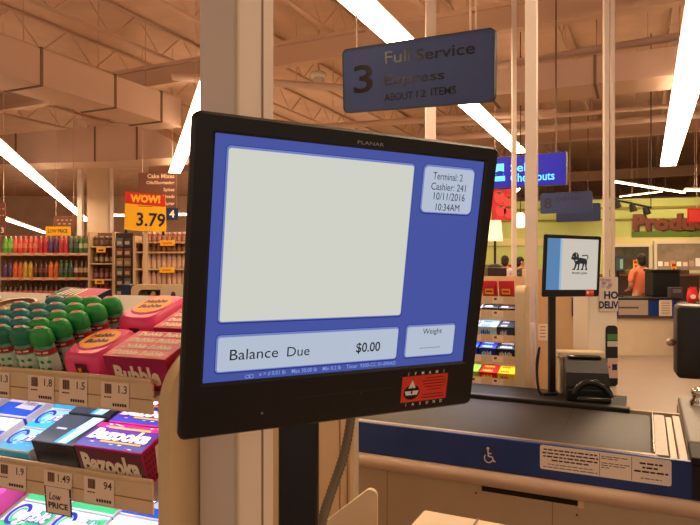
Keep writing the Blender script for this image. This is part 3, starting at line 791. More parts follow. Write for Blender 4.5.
def black_box(w, d, h):
    mb = MB().box(-w/2, w/2, 0, d, 0, h, GBK, .001); U = T(0, 0, h)
    mb.rect(-w*.49, w*.12, d*.03, d*.97, GSL, U, .0004)
    mb.rect(-w*.30, -w*.06, d*.46, d*.52, mat('gum_silver', (196, 200, 212), .4), U, .0008)
    mb.sheet([(w*.02, d*.04), (w*.30, d*.04), (w*.46, d*.97), (w*.20, d*.97)], GLC, U, .0006)
    mb.sheet([(w*.10, d*.04), (w*.18, d*.04), (w*.36, d*.97), (w*.30, d*.97)], GW, U, .0008)
    mb.sheet([(w*.02, d*.04), (w*.10, d*.04), (w*.16, d*.55), (w*.08, d*.5)], GCY, U, .0009)
    for i in range(3): mb.rect(-w*.46+w*.31*i, -w*.46+w*.31*i+w*.29, h*.1, h*.88, mat('gum_coal', (30, 31, 36), .3), FRONT, .0004)
    return mb
BZM = mat('box_purple', (92, 40, 150), .45, noise=.15, scale=60); BZB = mat('box_blue', (60, 66, 170), .45); BZR = mat('box_crimson', (168, 18, 62), .45)
BZP = mat('box_hot_pink', (214, 30, 120), .45); BZW = mat('print_white', (248, 244, 246), .5); BZY = mat('print_gold', (240, 180, 70), .5); BZF = mat('box_front', (112, 52, 62), .5)
def bazooka_box(w, d, h):
    mb = MB().box(-w/2, w/2, 0, d, 0, h, BZP, .001); U = T(0, 0, h)
    mb.rect(-w*.495, w*.495, d*.02, d*.98, BZM, U, .0003)
    mb.rect(-w*.495, w*.495, d*.02, d*.22, BZB, U, .0005)
    mb.rect(-w*.495, w*.495, d*.80, d*.98, BZP, U, .0005)
    mb.rect(-w*.30, w*.34, d*.78, d*.86, BZY, U, .0007)
    random.seed(5)
    for i in range(26):
        x = random.uniform(-w*.46, w*.42); y = random.choice((random.uniform(d*.03, d*.2), random.uniform(d*.8, d*.95)))
        mb.sheet([(x, y), (x+w*.05, y), (x+w*.06, y+d*.03), (x+w*.01, y+d*.03)], random.choice((BZP, BZM, GLC, BZW)), U, .0009)
    mb.text('Bazooka', DARK, 0+.0012, d*.285, w=w*.90, h=d*.44, M=U, z=.0010, align='C', bold=.075, shear=.18)
    mb.text('Bazooka', BZW, 0, d*.30, w=w*.90, h=d*.44, M=U, z=.0014, align='C', bold=.05, shear=.18)
    mb.rect(-w*.2, w*.4, d*.22, d*.285, BZY, U, .0012)
    mb.rect(-w*.495, w*.495, h*.04, h*.96, BZF, FRONT, .0003)
    mb.text('Bazooka', CREAMP, 0, h*.2, w=w*.86, h=h*.62, M=FRONT, z=.0010, align='C', bold=.05)
    mb.text('Bazooka', DARK, .0012, h*.15, w=w*.86, h=h*.62, M=FRONT, z=.0007, align='C', bold=.07)
    S_ = T(w/2, 0, 0) @ SIDE
    mb.rect(d*.01, d*.99, h*.04, h*.96, BZR, S_, .0003)
    for i in range(9):
        for j in range(5): mb.rect(d*(.06+.10*i), d*(.11+.10*i), h*(.10+.17*j), h*(.19+.17*j), mat('dot_dark', (84, 12, 46), .5), S_, .0006)
    mb.text('B', CREAMP, d*.34, h*.16, h=h*.7, M=S_, z=.0009, bold=.06, shear=.2)
    return mb
for i, (s, lab) in enumerate(((.025, 'nearer of two'), (.118, 'farther of two'))):
    put(wedge_box(.098, .086, .036, GW, GBL, 'Trident'), 'gum_box', 1, -.442, s, 'white gum box with a bright blue wedge, %s on the second candy shelf' % lab, 'gum box', 'white and blue wedge gum boxes')
put(wedge_box(.075, .170, .036, GW, mat('gum_salmon', (236, 120, 110), .4), 'Trident', 2), 'gum_box', 1, -.575, .03, 'white gum box with a salmon wedge at the picture edge on the second shelf', 'gum box')
for i, s in enumerate((.016, .082, .148)):
    put(swirl_box(.084, .063, .042, GCY, 'Orbit'), 'gum_box', 1, -.316, s, 'cyan and white gum box with a blue swirl, %s row from the second shelf edge' % ORD[i], 'gum box', 'cyan swirl gum boxes')
for i, s in enumerate((.024, .114)):
    put(black_box(.098, .086, .062), 'gum_box', 1, -.221, s, 'black gum box with an icy streak, %s on the second candy shelf' % ('nearer of two' if i == 0 else 'farther of two'), 'gum box', 'black gum boxes')
for i, s in enumerate((.024, .098, .172)):
    put(bazooka_box(.142, .070, .066), 'gum_box', 1, -.098+.012*i, s, 'purple bubble gum box with bold white lettering, %s row from the second shelf edge' % ORD[i], 'gum box', 'purple bubble gum boxes')
# --- third shelf
put(wedge_box(.155, .120, .038, GPK, mat('gum_hot_pink', (214, 40, 140), .4), 'Trident'), 'gum_box', 2, -.535, .055, 'pink and white gum box at the picture corner on the third candy shelf', 'gum box')
for i, (x, s, lab) in enumerate(((-.335, .030, 'nearer green swirl gum box beside the pink one'), (-.335, .112, 'farther green swirl gum box beside the pink one'),
                                 (-.222, .030, 'nearer green swirl gum box behind the low price card'), (-.222, .112, 'farther green swirl gum box behind the low price card'))):
    put(swirl_box(.108, .078, .040, GGR, 'Orbit'), 'gum_box', 2, x, s, lab+' on the third candy shelf', 'gum box', 'green swirl gum boxes')
for i, s in enumerate((.035, .122)):
    put(wedge_box(.125, .083, .040, GW, GBL, 'Trident'), 'gum_box', 2, -.098, s, 'wide white and blue gum box, %s at the end of the third candy shelf' % ('nearer' if i == 0 else 'farther'), 'gum box', 'wide blue wedge gum boxes')
# ================================================================== HANGING SIGNS
SIGNB = mat('sign_slate_blue', (46, 60, 104), .75, noise=.05, scale=6); SIGNE = mat('sign_edge', (36, 38, 58), .5)
LETT = mat('letter_film', (20, 13, 14), .14, spec=.28); LETT2 = mat('letter_dark', (34, 32, 44), .6)
def lane_sign(name, label, M, W, H, texts, lett, rods=()):
    t = thing(name, label, 'sign', M)
    p = MB(); p.prism(rrect(-W/2, W/2, -H/2, H/2, .035, 5), -.018, .018, SIGNB, FRONT)
    for (s, x, z, h, w, b) in texts: p.text(s, lett, x, z, h=h, w=w, M=FRONT, z=.0195, bold=b, res=3)
    p.build('panel', t)
    fr = MB(); o = rrect(-W/2-.008, W/2+.008, -H/2-.008, H/2+.008, .040, 5); i_ = rrect(-W/2, W/2, -H/2, H/2, .035, 5)
    fr.loft([[(x, -.022, z) for x, z in o], [(x, .022, z) for x, z in o], [(x, .022, z) for x, z in i_], [(x, -.022, z) for x, z in i_]], SIGNE, None, False, close=True)
    fr.build('frame', t)
    inv = M.inverted()
    for x in rods:
        a = M @ Vector((x, 0, H/2)); b = Vector((a.x, a.y, CZ))
        MB().rod(inv @ a, inv @ b, .006, mat('rod_pale', (190, 160, 136), .5), 6).build('hanging_rod', t)
    return t
S3 = T(.451, 4.354, 2.823) @ R(radians(-34.8)) @ R(radians(7.8), 'X') @ R(radians(4.1), 'Y')
def s3(px, py): return ray_local(px, py, S3 @ T(0, -.018, 0))
def fit3(s, p0, p1, hpx, b=.01):
    xa, za = s3(*p0); xb, zb = s3(*p1); m_ = ((p0[0]+p1[0])/2, (p0[1]+p1[1])/2)
    return (s, xa, (za+zb)/2, s3(m_[0], m_[1]-hpx)[1]-s3(*m_)[1], xb-xa, b)
lane_sign('lane_sign', 'slate blue hanging lane sign numbered 3 with full service express lettering', S3, 1.18, .45,
          [fit3('3', (354, 93.5), (373, 92), 28, .01), fit3('Full', (385, 64), (411, 61), 12.5), fit3('Service', (416, 60.5), (475, 54), 12),
           fit3('Express', (384.5, 88), (444.5, 82.5), 12.5), fit3('ABOUT', (384.5, 101.5), (413, 98.5), 7.5), fit3('12', (416.5, 97.5), (426, 96.5), 7), fit3('ITEMS', (431, 96), (456, 93.5), 8)], LETT,
          rods=(-.48, .42, .46))
# lit self-checkout sign
Lr, Ll = at(567, 168, 8.4), at(484, 175, 8.96)
yaw = math.atan2(Lr.y-Ll.y, Lr.x-Ll.x)
LS = T((Lr+Ll)/2) @ R(yaw)
W = (Lr-Ll).length; H = .45
t = thing('lit_sign', 'glowing blue hanging self checkouts sign right of the big screen', 'sign', LS)
LITB = mat('sign_glow_blue', (10, 16, 120), .4, emit=1.0, ecol=(12, 8, 146)); LITC = mat('sign_glow_cyan', (60, 160, 255), .4, emit=1.6, ecol=(96, 190, 255))
MB().box(-W/2, W/2, -.05, .05, -H/2, H/2, mat('sign_case', (70, 64, 74), .5), .006).build('case', t)
lb = MB(); lb.rect(-W/2+.012, W/2-.012, -H/2+.012, H/2-.012, LITB, FRONT, .0505)
def ls(px, py): return ray_local(px, py, LS @ T(0, -.051, 0))
for s, p0, p1, hp in (('Self', (510.5, 172), (531, 171), 8.5), ('Checkouts', (510.5, 182), (554.5, 180), 8.5)):
    xa, za = ls(*p0); xb, zb = ls(*p1); hh = ls(p0[0], p0[1]-hp)[1]-za
    lb.text(s, LITC, xa, (za+zb)/2, h=hh, w=xb-xa, M=FRONT, z=.0515, bold=.012, res=3)
x, z = ls(494.5, 181.5); x1, z1 = ls(505, 163)
w, h = x1-x, z1-z
lb.rect(x, x1, z, z+h*.28, LITC, FRONT, .0513); lb.rect(x+w*.1, x+w*.9, z+h*.36, z+h*.98, LITC, FRONT, .0513)
lb.sheet(ellipse(x+w*.5, z+h*.45, w*.42, h*.13), LITB, FRONT, .0517)
lb.build('lit_face', t)
for px, py, Y, num, H_, lab in ((566, 202.5, 13.6, '8', .44, 'blue hanging lane sign numbered 8 below the glowing self checkouts sign'), (578, 212.6, 16.2, '', .44, 'farthest blue hanging lane sign, half behind the number 8 sign')):
    p = at(px, py, Y); M = T(p) @ R(radians(-30))
    lane_sign('lane_sign', lab, M, 1.08, H_, ([('8', -.46, -.12, .24, .16, .02)] if num else [])+[('Express', -.2, .02, .12, .5, .0)], LETT2)
# red berry banner
BER = mat('berry_red', (196, 34, 44), .5, noise=.25, scale=6)
p = at(504, 203.5, 11.75); mb = MB().box(-.23, .23, -.015, .015, -.32, .32, BER)
for x, z in ((-.09, .12), (.09, .04), (-.06, -.13), (.09, -.16)):
    mb.sheet(ellipse(x, z, .10, .12, 14), mat('berry_light', (222, 66, 70), .5), FRONT, .016); mb.sheet([(x-.07, z+.10), (x+.07, z+.10), (x, z+.04)], mat('berry_leaf', (70, 92, 50), .6), FRONT, .018)
mb.rod((-.17, 0, .32), (-.17, 0, CZ-p.z), .006, JOISTM, 6).rod((.17, 0, .32), (.17, 0, CZ-p.z), .008, JOISTM, 6)
tag(mb.build('berry_banner', None, T(p)), 'red strawberry picture banner hanging under the glowing blue sign', 'banner')

# ================================================================== SECOND SCREEN (next register)
M2 = T(1.086, 3.02, 1.483) @ R(radians(23.1)) @ R(radians(2.2), 'X') @ R(radians(.9), 'Y')
t = thing('lane_display', 'smaller black flat screen showing a grey lion emblem on white', 'monitor', M2)
W, H = .354, .300
mb, (ix0, ix1, iz0, iz1) = disp_parts(t, W, H, .018, .018, .016, .034, .045, .010)
mb.build('housing', t)
sc = MB(); y = -.0042
LW = mat('lion_page', (30, 30, 30), .4, emit=1.0, ecol=(200, 192, 180)); LB = mat('lion_blue', (10, 14, 24), .4, emit=1.0, ecol=(84, 128, 174)); LI = mat('lion_ink', (8, 8, 10), .5, emit=.5, ecol=(46, 48, 56))
sc.rect(ix0, ix1, iz0, iz1, LW, FRONT, y)
w, h = ix1-ix0, iz1-iz0
sc.rect(ix0, ix0+w*.25, iz0, iz1, LB, FRONT, y+.0003); sc.rect(ix0+w*.25, ix0+w*.29, iz0, iz1, mat('lion_edge', (20, 24, 30), .4, emit=1.0, ecol=(150, 180, 206)), FRONT, y+.0003)
cx, cz, u = ix0+w*.64, iz0+h*.56, w*.17         # walking lion emblem, head to the left
def lp(pts, m=LI, dz=.0005): sc.sheet([(cx+x*u, cz+z*u) for x, z in pts], m, FRONT, y+dz)
lp([(-.30, .30), (.10, .34), (.62, .26), (.86, .10), (.84, -.18), (.40, -.22), (-.05, -.20), (-.34, -.28)])            # trunk
lp([(-.95, .42), (-.86, .66), (-.62, .82), (-.34, .78), (-.14, .58), (-.12, .22), (-.30, -.16), (-.54, -.20), (-.66, .02), (-.74, .14), (-.96, .16), (-1.02, .28)])   # mane, head
for pts in ([(-.52, -.14), (-.28, -.16), (-.42, -.52), (-.56, -.78), (-.86, -.78), (-.84, -.68), (-.66, -.64)], [(-.22, -.16), (.0, -.18), (-.06, -.60), (-.04, -.78), (-.34, -.78), (-.32, -.68), (-.20, -.64)],
            [(.34, -.16), (.60, -.18), (.44, -.50), (.42, -.78), (.12, -.78), (.14, -.68), (.26, -.64)], [(.62, -.10), (.86, -.08), (.80, -.40), (.92, -.78), (.62, -.78), (.64, -.68), (.72, -.64), (.62, -.40)]): lp(pts)
lp([(.80, .14), (.98, .30), (.96, .56), (.66, .62), (.36, .56), (.36, .48), (.66, .52), (.86, .48), (.88, .34), (.76, .22)])
lp([(.36, .46), (.22, .50), (.28, .62), (.40, .60)])
lp([(-.84, .42), (-.72, .46), (-.72, .39)], LW, .0009); lp([(-.50, .70), (-.38, .40), (-.34, .42), (-.44, .72)], LW, .0009); lp([(-.56, .10), (-.30, .16), (-.30, .10), (-.52, .02)], LW, .0009)
sc.text('FOOD LION', LI, cx, cz-u*1.16, w=u*1.7, h=u*.20, M=FRONT, z=y+.0006, align='C', bold=.03)
sc.build('screen', t)
x0, z0 = ray_local(585.5, 295.5, M2); x1, z1 = ray_local(594, 289.5, M2)
s2 = MB().rect(x0, x1, z0, z1, SRED, FRONT, .0004); s2.rect(x0+.006, x0+.02, z0+.008, z1-.008, SWH, FRONT, .0008); s2.rect(x0+.024, x1-.004, z0+.016, z0+.019, SWH, FRONT, .0008)
s2.build('inspection_sticker', t)
inv = M2.inverted(); pc = at(552, 330, 3.08)
MB().box(pc.x-.016, pc.x+.016, pc.y-.012, pc.y+.02, .848, 1.50, BLACK, .004, M=inv).build('pole', t)
MB().box(pc.x-.05, pc.x+.02, pc.y-.03, pc.y+.05, .8465, .858, BLACK, .003, M=inv).build('base_plate', t)
# black receipt printer with a looped hand scanner, cream scale behind
p = at(585, 400, 2.95); MP = T(p.x, p.y, .8465) @ R(radians(-12))
t = thing('receipt_printer', 'bulky black receipt printer on the counter below the lion screen', 'printer', MP)
mb = MB().prism([(-.03, 0), (.10, 0), (.10, .185), (.05, .195), (-.01, .13), (-.03, .07)], -.088, .105, BLACK, YZ)
mb.build('housing', t)
MB().box(-.07, .08, .035, .095, .192, .20, BLACK2, .003).rect(-.045, -.025, .045, .085, WHITE, T(0, 0, .201) @ R(.3), 0).build('lid', t)
MB().box(-.085, .10, -.045, -.031, .0, .055, BLACK2, .006).build('front_cover', t)
MS = MP @ T(.02, -.075, 0)
t = thing('hand_scanner', 'glossy black hand scanner with a loop handle leaning on the receipt printer', 'scanner', MS)
GL = mat('gloss_black', (30, 27, 26), .25)
loop_pts = [(.078*cos(a)+.004, .0, .022+.075*sin(a)-.010*cos(a)) for a in [.25+2.75*i/16 for i in range(17)]]
MB().tube(loop_pts, .017, GL, 10).build('handle', t)
MB().box(-.07, .08, -.03, .022, .004, .034, GL, .01, seg=3).build('body', t)
pts = [MP @ Vector(v) for v in catmull([(-.20, .0, .012), (-.215, .0, .05), (-.22, .02, .16), (-.205, .03, .24), (-.215, .04, .12), (-.205, .05, .014)], 8)]
tag(MB().tube(pts, .005, BLACK2, 8).build('black_cord'), 'thin black cord looping beside the pole of the lion screen', 'cord')
p = at(580, 352, 3.10)
mb = MB().box(-.11, .115, -.03, .05, p.z-.03, p.z+.005, CREAM2, .006).box(-.10, .10, -.02, .045, .8465, p.z-.03, CREAM)
tag(mb.build('scale_stand', None, T(p.x, p.y, 0) @ R(radians(-6))), 'cream flat-topped stand just behind the black receipt printer', 'stand')
p = at(562, 325, 3.75); MPT = T(p.x, p.y, 0) @ R(radians(-6))
t = thing('tan_partition', 'tan partition board behind the lion screen pole', 'partition', MPT)
MB().box(-.22, .16, 0, .1, 0, 1.46, mat('panel_tan', (206, 172, 134), .55, noise=.04), .006).build('board', t)
q = MPT.inverted() @ at(578.5, 307, 3.735)
mb = MB().box(-.038, .038, -.004, .006, -.055, .055, NAVY); mb.rect(-.034, .034, .030, .05, mat('card_green', (120, 150, 110), .6), FRONT, .0045); mb.rect(-.034, .034, -.02, .02, mat('card_blue', (60, 84, 130), .6), FRONT, .0045)
mb.build('notice_card', t, T(q.x, -.007, q.z))
q = MPT.inverted() @ at(543, 332, 3.77)
mb = MB().box(-.03, .03, .0005, .004, -.05, .05, PAPER)
for i in range(4): mb.rect(-.02, .012, .03-.02*i, .036-.02*i, mat('paper_print', (180, 120, 100), .8), FRONT, .0004)
mb.build('paper_note', t, T(q.x, -.005, q.z))
# delivery kiosk
p = at(602.7, 350, 3.2); KM = T(p.x, p.y, 0)
w0, w1 = at(588, 0, 3.2).x-p.x, at(617.5, 0, 3.2).x-p.x
t = thing('delivery_kiosk', 'narrow cream kiosk with a home delivery poster and a round-cornered picture', 'kiosk', KM)
MB().box(w0, w1, 0, .22, 0, 1.405, mat('kiosk_white', (240, 226, 208), .5), .008).build('body', t)
def kz(py): return 1.5-(py-CY)/F*3.2
kp = MB(); xa = at(599, 0, 3.2).x-p.x
kp.box(xa, w1, -.006, -.001, kz(311), kz(277), mat('poster_white', (226, 208, 196), .6))
for i in range(9):
    a = i*.7; kp.sheet(ellipse(xa+.035+.02*cos(a*2.1), kz(283.5)+.02*sin(a*1.3), .012, .009, 8), mat('poster_grey_%d' % (i % 3), [(196, 190, 196), (150, 150, 170), (214, 150, 140)][i % 3], .6), FRONT, .0064+.0001*i)
kp.text('HOME', NAVY, at(603.5, 0, 3.2).x-p.x, kz(299), h=.041, w=.135, M=FRONT, z=.0075, bold=.04, clip=w1-.0005)
kp.text('DELIVERY', NAVY, at(598.5, 0, 3.2).x-p.x, kz(308.5), h=.038, w=.165, M=FRONT, z=.0075, bold=.04, clip=w1-.0005)
kp.build('poster', t)
kp = MB(); xb = at(605.5, 0, 3.2).x-p.x
kp.prism([(x, z) for x, z in rrect(xb, w1-.0005, kz(386), kz(325.5), .018, 5)], .0, .004, BLACK, FRONT)
kp.rect(xb+.008, w1-.001, kz(340), kz(334), mat('screen_green', (70, 130, 60), .5), FRONT, .0046)
kp.rect(xb+.008, w1-.001, kz(346.5), kz(341), mat('screen_pale', (196, 190, 176), .5), FRONT, .0046)
kp.rect(xb+.008, w1-.001, kz(378), kz(358), mat('screen_rose', (214, 180, 166), .5), FRONT, .0046)
kp.sheet(ellipse(xb+.018, kz(367), .007, .007, 10), SRED, FRONT, .005); kp.rect(xb+.032, w1-.004, kz(370), kz(364), NAVY, FRONT, .005)
kp.build('picture_panel', t)

# ================================================================== SECOND CANDY RACK (beyond the belt)
p = at(515, 300, 3.3)
RM2 = T(p.x, p.y, 0) @ GR
rack2 = thing('candy_rack', 'smaller tan candry rack'.replace('candry', 'candy')+' with brightly lit shelves beyond the conveyor belt', 'rack', RM2)
ZS2 = [1.300, 1.226, 1.093, .981, .859]; T2 = radians(14)
for k, z in enumerate(ZS2):
    A = T(0, 0, z-.012) @ R(T2, 'X')
    MB().box(-.50, 0, .004, .26, -.008, 0, SHELFM, M=A).build('shelf', rack2)
    rl = MB().box(-.50, 0, -.006, .0, -.024, .018, TANRAIL, M=T(0, 0, z))
    for i in range(4): rl.rect(-.48+.12*i, -.42+.12*i, -.018, .014, TAGP, T(0, -.0064, z) @ FRONT, 0); 
    for i in range(4): rl.rect(-.47+.12*i, -.455+.12*i, -.002, .010, BARCODE, T(0, -.0068, z) @ FRONT, 0)
    rl.build('price_rail', rack2)
    if k < 4: MB().box(-.49, -.01, .02, .035, -.020, -.010, LEDM, M=T(0, 0, z)).build('shelf_lamp', rack2)
MB().box(-.50, 0, .262, .275, 0, 1.42, TANRAIL).build('back_panel', rack2)
MB().box(-.50, 0, .02, .25, 0, .80, BLACK2).build('base', rack2)
ep = [(-.02, 0), (.10, 0), (.10, 1.375)]+poly_arc(.02, 1.335, .04, pi/2, pi, 6)
MB().prism(ep, .004, .055, CREAM2, YZ).build('end_panel', rack2)
def put2(mb, name, k, x, s, label, cat, group=None, h=0.0):
    return tag(mb.build(name, None, RM2 @ T(0, 0, ZS2[k]-.0115) @ R(T2, 'X') @ T(x, s, h)), label, cat, group)
def bar_box(w, d, h, c1, c2, txt, tcol=BZW):
    mb = MB().box(-w/2, w/2, 0, d, 0, h, c1, .001)
    for i in range(2):
        U = T(0, d*.5*i, h); mb.rect(-w*.47, w*.47, d*.03, d*.46, c2, U, .0004); [mb.rect(w*(-.34+.1*j), w*(-.34+.1*j+.07), d*.12, d*(.30+.05*(j % 2)), tcol, U, .0008) for j in range(txt)]
    mb.rect(-w*.47, w*.47, h*.1, h*.9, c2, FRONT, .0004); [mb.rect(w*(-.34+.1*j), w*(-.34+.1*j+.07), h*.25, h*(.66+.1*(j % 2)), tcol, FRONT, .0008) for j in range(txt)]
    return mb
CHOC = mat('choc_brown', (48, 30, 26), .4); CRED = mat('candy_red', (206, 24, 34), .4); CYEL = mat('candy_yellow', (242, 206, 30), .4); CGRN = mat('candy_green', (150, 210, 70), .4); CSIL = mat('candy_silver', (206, 212, 222), .4)
rows2 = [(1, [(-.045, .085, CHOC, CHOC, 4, CSIL, 'dark chocolate box'), (-.135, .085, CHOC, GBK, 5, CSIL, 'brown chocolate box'), (-.225, .085, CSIL, CHOC, 6, BZW, 'silver and brown chocolate box')], .038),
         (2, [(-.048, .09, GBK, GSL, 4, CSIL, 'black mint box'), (-.148, .10, GW, GLC, 5, GDB, 'white and icy mint box'), (-.250, .09, GLC, GW, 3, GDB, 'pale blue mint box')], .070),
         (3, [(-.050, .095, GBK, GBK, 7, CSIL, 'black mint box with white letters'), (-.148, .09, GBK, GDB, 6, GLC, 'black and blue mint box'), (-.248, .09, GDB, GBL, 5, BZW, 'deep blue mint box')], .066),
         (4, [(-.048, .09, CYEL, CYEL, 5, CRED, 'yellow fruit candy box'), (-.145, .095, CRED, CRED, 6, CYEL, 'red fruit candy box'), (-.245, .09, CGRN, CGRN, 4, BZW, 'lime fruit candy box')], .056)]
for k, its, hh in rows2:
    for x, w, c1, c2, s, tc, lab in its:
        put2(bar_box(w, .11, hh, c1, c2, s, tc), 'candy_box', k, x, .012, lab+' on the %s shelf of the rack beyond the belt' % ORD[k], 'candy box', 'candy boxes on the farther rack')
CHIPR = mat('chip_bag_red', (196, 30, 48), .35, noise=.2, scale=30)
for i, x in enumerate((-.05, -.14, -.23)):
    mb = MB().loft([[(xx, .5*dy*kx, zz*0+z_) for xx, dy in ((-.042, 0), (-.02, -kk), (.02, -kk), (.042, 0), (.02, kk), (-.02, kk))] for (z_, kk, kx, zz) in ((0, .004, 1, 0), (.03, .034, 1, 0), (.075, .036, 1, 0), (.105, .004, 1, 0))], CHIPR, None, True, True)
    mb.rect(-.022, .022, .035, .065, CYEL, T(0, -.0185, 0) @ FRONT, .001); mb.rect(-.018, .018, .044, .056, CRED, T(0, -.0185, 0) @ FRONT, .0015)
    put2(mb, 'snack_bag', 0, x, .045, 'red snack bag, %s from the end panel, on top of the rack beyond the belt' % ORD[i], 'snack bag', 'red snack bags on the farther rack')

# ================================================================== LEFT BACKGROUND: SODA AISLE
SY = 11.3
GONM = mat('gondola_metal', (196, 164, 128), .5); GONB = mat('gondola_back', (120, 84, 60), .7)
def px_x(px, Y): return (px-CX)/F*Y
def py_z(py, Y): return 1.5-(py-CY)/F*Y
SX0, SX1 = px_x(-10, SY), px_x(88.3, SY)
gond = thing('soda_shelving', 'long tan shelf unit full of soda bottles under the far strip light', 'shelving', T(SX0, SY, 0))
GWD = SX1-SX0
zs = [py_z(253.5, SY), py_z(278, SY), py_z(301, SY)]
for z in zs:
    s = MB().box(0, GWD, 0, .36, z-.03, z, GONM); s.box(0, GWD, -.012, 0, z-.035, z+.01, GONM); s.build('shelf', gond)
MB().box(0, GWD, .36, .40, 0, zs[0]+.34, GONB).build('back_panel', gond)
MB().box(GWD, GWD+.05, -.02, .40, 0, zs[0]+.38, GONM).build('end_frame', gond)
MB().box(0, GWD, .02, .36, 0, .12, GONM).build('base', gond)
for j, z in enumerate(zs[:2]):
    for i in range(8):
        MB().rect(-.035, .035, -.025, .025, mat('tag_red', (206, 110, 90), .6), T(.35+i*.66*GWD/5.6, -.016, z-.02) @ FRONT, 0).box(-.035, .035, -.0155, -.0125, -.025, .025, mat('tag_red', (0, 0, 0)), M=T(.35+i*.66*GWD/5.6, 0, z-.02)).build('price_tag', gond)
SODA = {}
def soda_mesh(kind, liq, cap, lab):
    if kind in SODA: return SODA[kind]
    b = MB().lathe([(.036, 0), (.045, .012), (.046, .10), (.044, .13), (.046, .16), (.045, .20), (.036, .25), (.018, .292), (.014, .30)], mat('soda_'+kind.replace(' ', '_'), liq, .18, spec=.6), 12)
    b.lathe([(.0466, .10), (.0466, .185)], mat('soda_label_'+kind.replace(' ', '_'), lab, .5), 12)
    c = MB().lathe([(.017, .298), (.017, .318), (.004, .32)], mat('soda_cap_'+kind.replace(' ', '_'), cap, .4), 10)
    SODA[kind] = (b.mesh('body'), c.mesh('cap')); return SODA[kind]
KINDS_ = {'lime green': ((70, 190, 40), (230, 230, 210), (120, 220, 80)), 'pink': ((226, 66, 60), (240, 200, 190), (240, 120, 100)), 'red': ((206, 36, 50), (236, 190, 180), (190, 24, 44)),
          'purple': ((74, 44, 90), (200, 90, 90), (60, 44, 120)), 'dark green': ((28, 84, 50), (160, 200, 140), (60, 90, 80)), 'green pale label': ((40, 120, 50), (190, 220, 170), (196, 206, 160)),
          'orange': ((226, 108, 30), (60, 44, 36), (220, 90, 30)), 'yellow': ((214, 176, 40), (60, 44, 36), (206, 150, 30)), 'brown': ((60, 30, 20), (50, 36, 30), (110, 52, 36)),
          'brown pale label': ((66, 34, 22), (60, 40, 32), (206, 170, 140)), 'cola': ((44, 20, 18), (60, 40, 34), (214, 110, 84)), 'cola red': ((60, 24, 20), (60, 40, 34), (214, 64, 48))}
rows = [['lime green']*2+['pink']*5+['red']*2+['purple']*2+['red']*2+['dark green']*2+['green pale label']*2,
        ['purple']*2+['orange']*2+['yellow']*2+['brown']*3+['orange']*2+['dark green']*3+['brown pale label']*3,
        ['cola']*12+['cola red']*3+['purple']*2]
for j, row in enumerate(rows):
    cnt = {}
    x0 = px_x(2.6, SY); pitch = (px_x(84.3, SY)-x0)/(len(row)-1)
    for i, kd in enumerate(row):
        liq, cap, lab = [tuple(int(v*.72+g*.28) for v, g in zip(c_, (140, 104, 80))) for c_ in KINDS_[kd]]; cnt[kd] = cnt.get(kd, 0)+1  # haze and dimness of the far aisle mixed into the bottle colours
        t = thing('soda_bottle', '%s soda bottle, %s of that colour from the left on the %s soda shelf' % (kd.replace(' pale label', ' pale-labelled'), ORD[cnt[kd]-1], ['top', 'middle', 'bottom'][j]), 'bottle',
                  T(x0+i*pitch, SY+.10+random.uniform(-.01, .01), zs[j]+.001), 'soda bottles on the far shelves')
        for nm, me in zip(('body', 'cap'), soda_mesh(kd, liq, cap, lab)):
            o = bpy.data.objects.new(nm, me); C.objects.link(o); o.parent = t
# yellow low price card and brown aisle boards over the sodas
def board(name, label, px0, px1, py0, py1, Y, m, texts, cat='sign', frame=None, support=None, depth=.03):
    a, b = at(px0, py1, Y), at(px1, py0, Y); c = (a+b)/2; w, h = b.x-a.x, b.z-a.z
    mb = MB().box(-w/2, w/2, 0, depth, -h/2, h/2, m)
    for (s, col, fx, fz, fh, fw, al) in texts: mb.text(s, col, -w/2+w*fx, -h/2+h*fz, h=h*fh, w=(w*fw if fw else None), M=FRONT, z=.002, bold=.03, align=al)
    if support == 'rod':
        for f in (-.4, .4): mb.rod((w*f, depth/2, h/2), (w*f, depth/2, CZ-c.z), .008, JOISTM, 6)
    if support == 'post': mb.box(-.02, .02, depth, depth+.03, -c.z, h/2, GONM)
    o = mb.build(name, None, T(c)); return tag(o, label, cat), w, h
BOARD = mat('board_brown', (112, 66, 48), .6); BPRINT = mat('board_print', (226, 190, 160), .6)
board('low_price_sign', 'yellow low price card standing on top of the soda shelves', 45.5, 70, 226.5, 235.5, 11.68, YELLOW, [('LOW PRICE', mat('ink_brown', (90, 50, 20), .6), .5, .3, .42, .8, 'C')])
board('aisle_sign', 'far brown aisle board just behind the yellow low price card', 53.5, 75.5, 216, 231, 16, BOARD, [('- - - -', BPRINT, .5, .70, .05, .7, 'C'), ('- - -', BPRINT, .5, .45, .05, .6, 'C'), ('- - -', BPRINT, .5, .2, .05, .5, 'C')], support='rod')
board('aisle_sign', 'brown aisle board with a blue number tile cut by the picture edge', -14, 5.2, 203, 235, 14, BOARD, [('- -', BPRINT, .95, .80, .03, .3, 'R'), ('- -', BPRINT, .95, .6, .03, .24, 'R'), ('3', WHITE, .86, .06, .18, None, 'C')], support='rod')
o, w, h = board('aisle_sign', 'brown hanging aisle board with baking words and a blue number 4 tile', 138.5, 176, 173, 217, 13, BOARD,
      [(s, BPRINT, .96, .88-.158*i, .10, None, 'R') for i, s in enumerate(('Cake Mixes', 'Oils/Shortening', 'Spices', 'Baking Needs', 'Sugar', 'Flour'))], support='rod')
a, b = at(166, 220, 12.96), at(178, 208, 12.96); c = o.matrix_world.translation
tl = MB().box(a.x-c.x, b.x-c.x, -.04, -.002, a.z-c.z, b.z-c.z, NAVY); tl.text('4', WHITE, (a.x+b.x)/2-c.x, a.z-c.z+.05, h=.16, M=T(0, -.04, 0) @ FRONT, z=.003, align='C', bold=.03)
tl.build('number_tile', o)
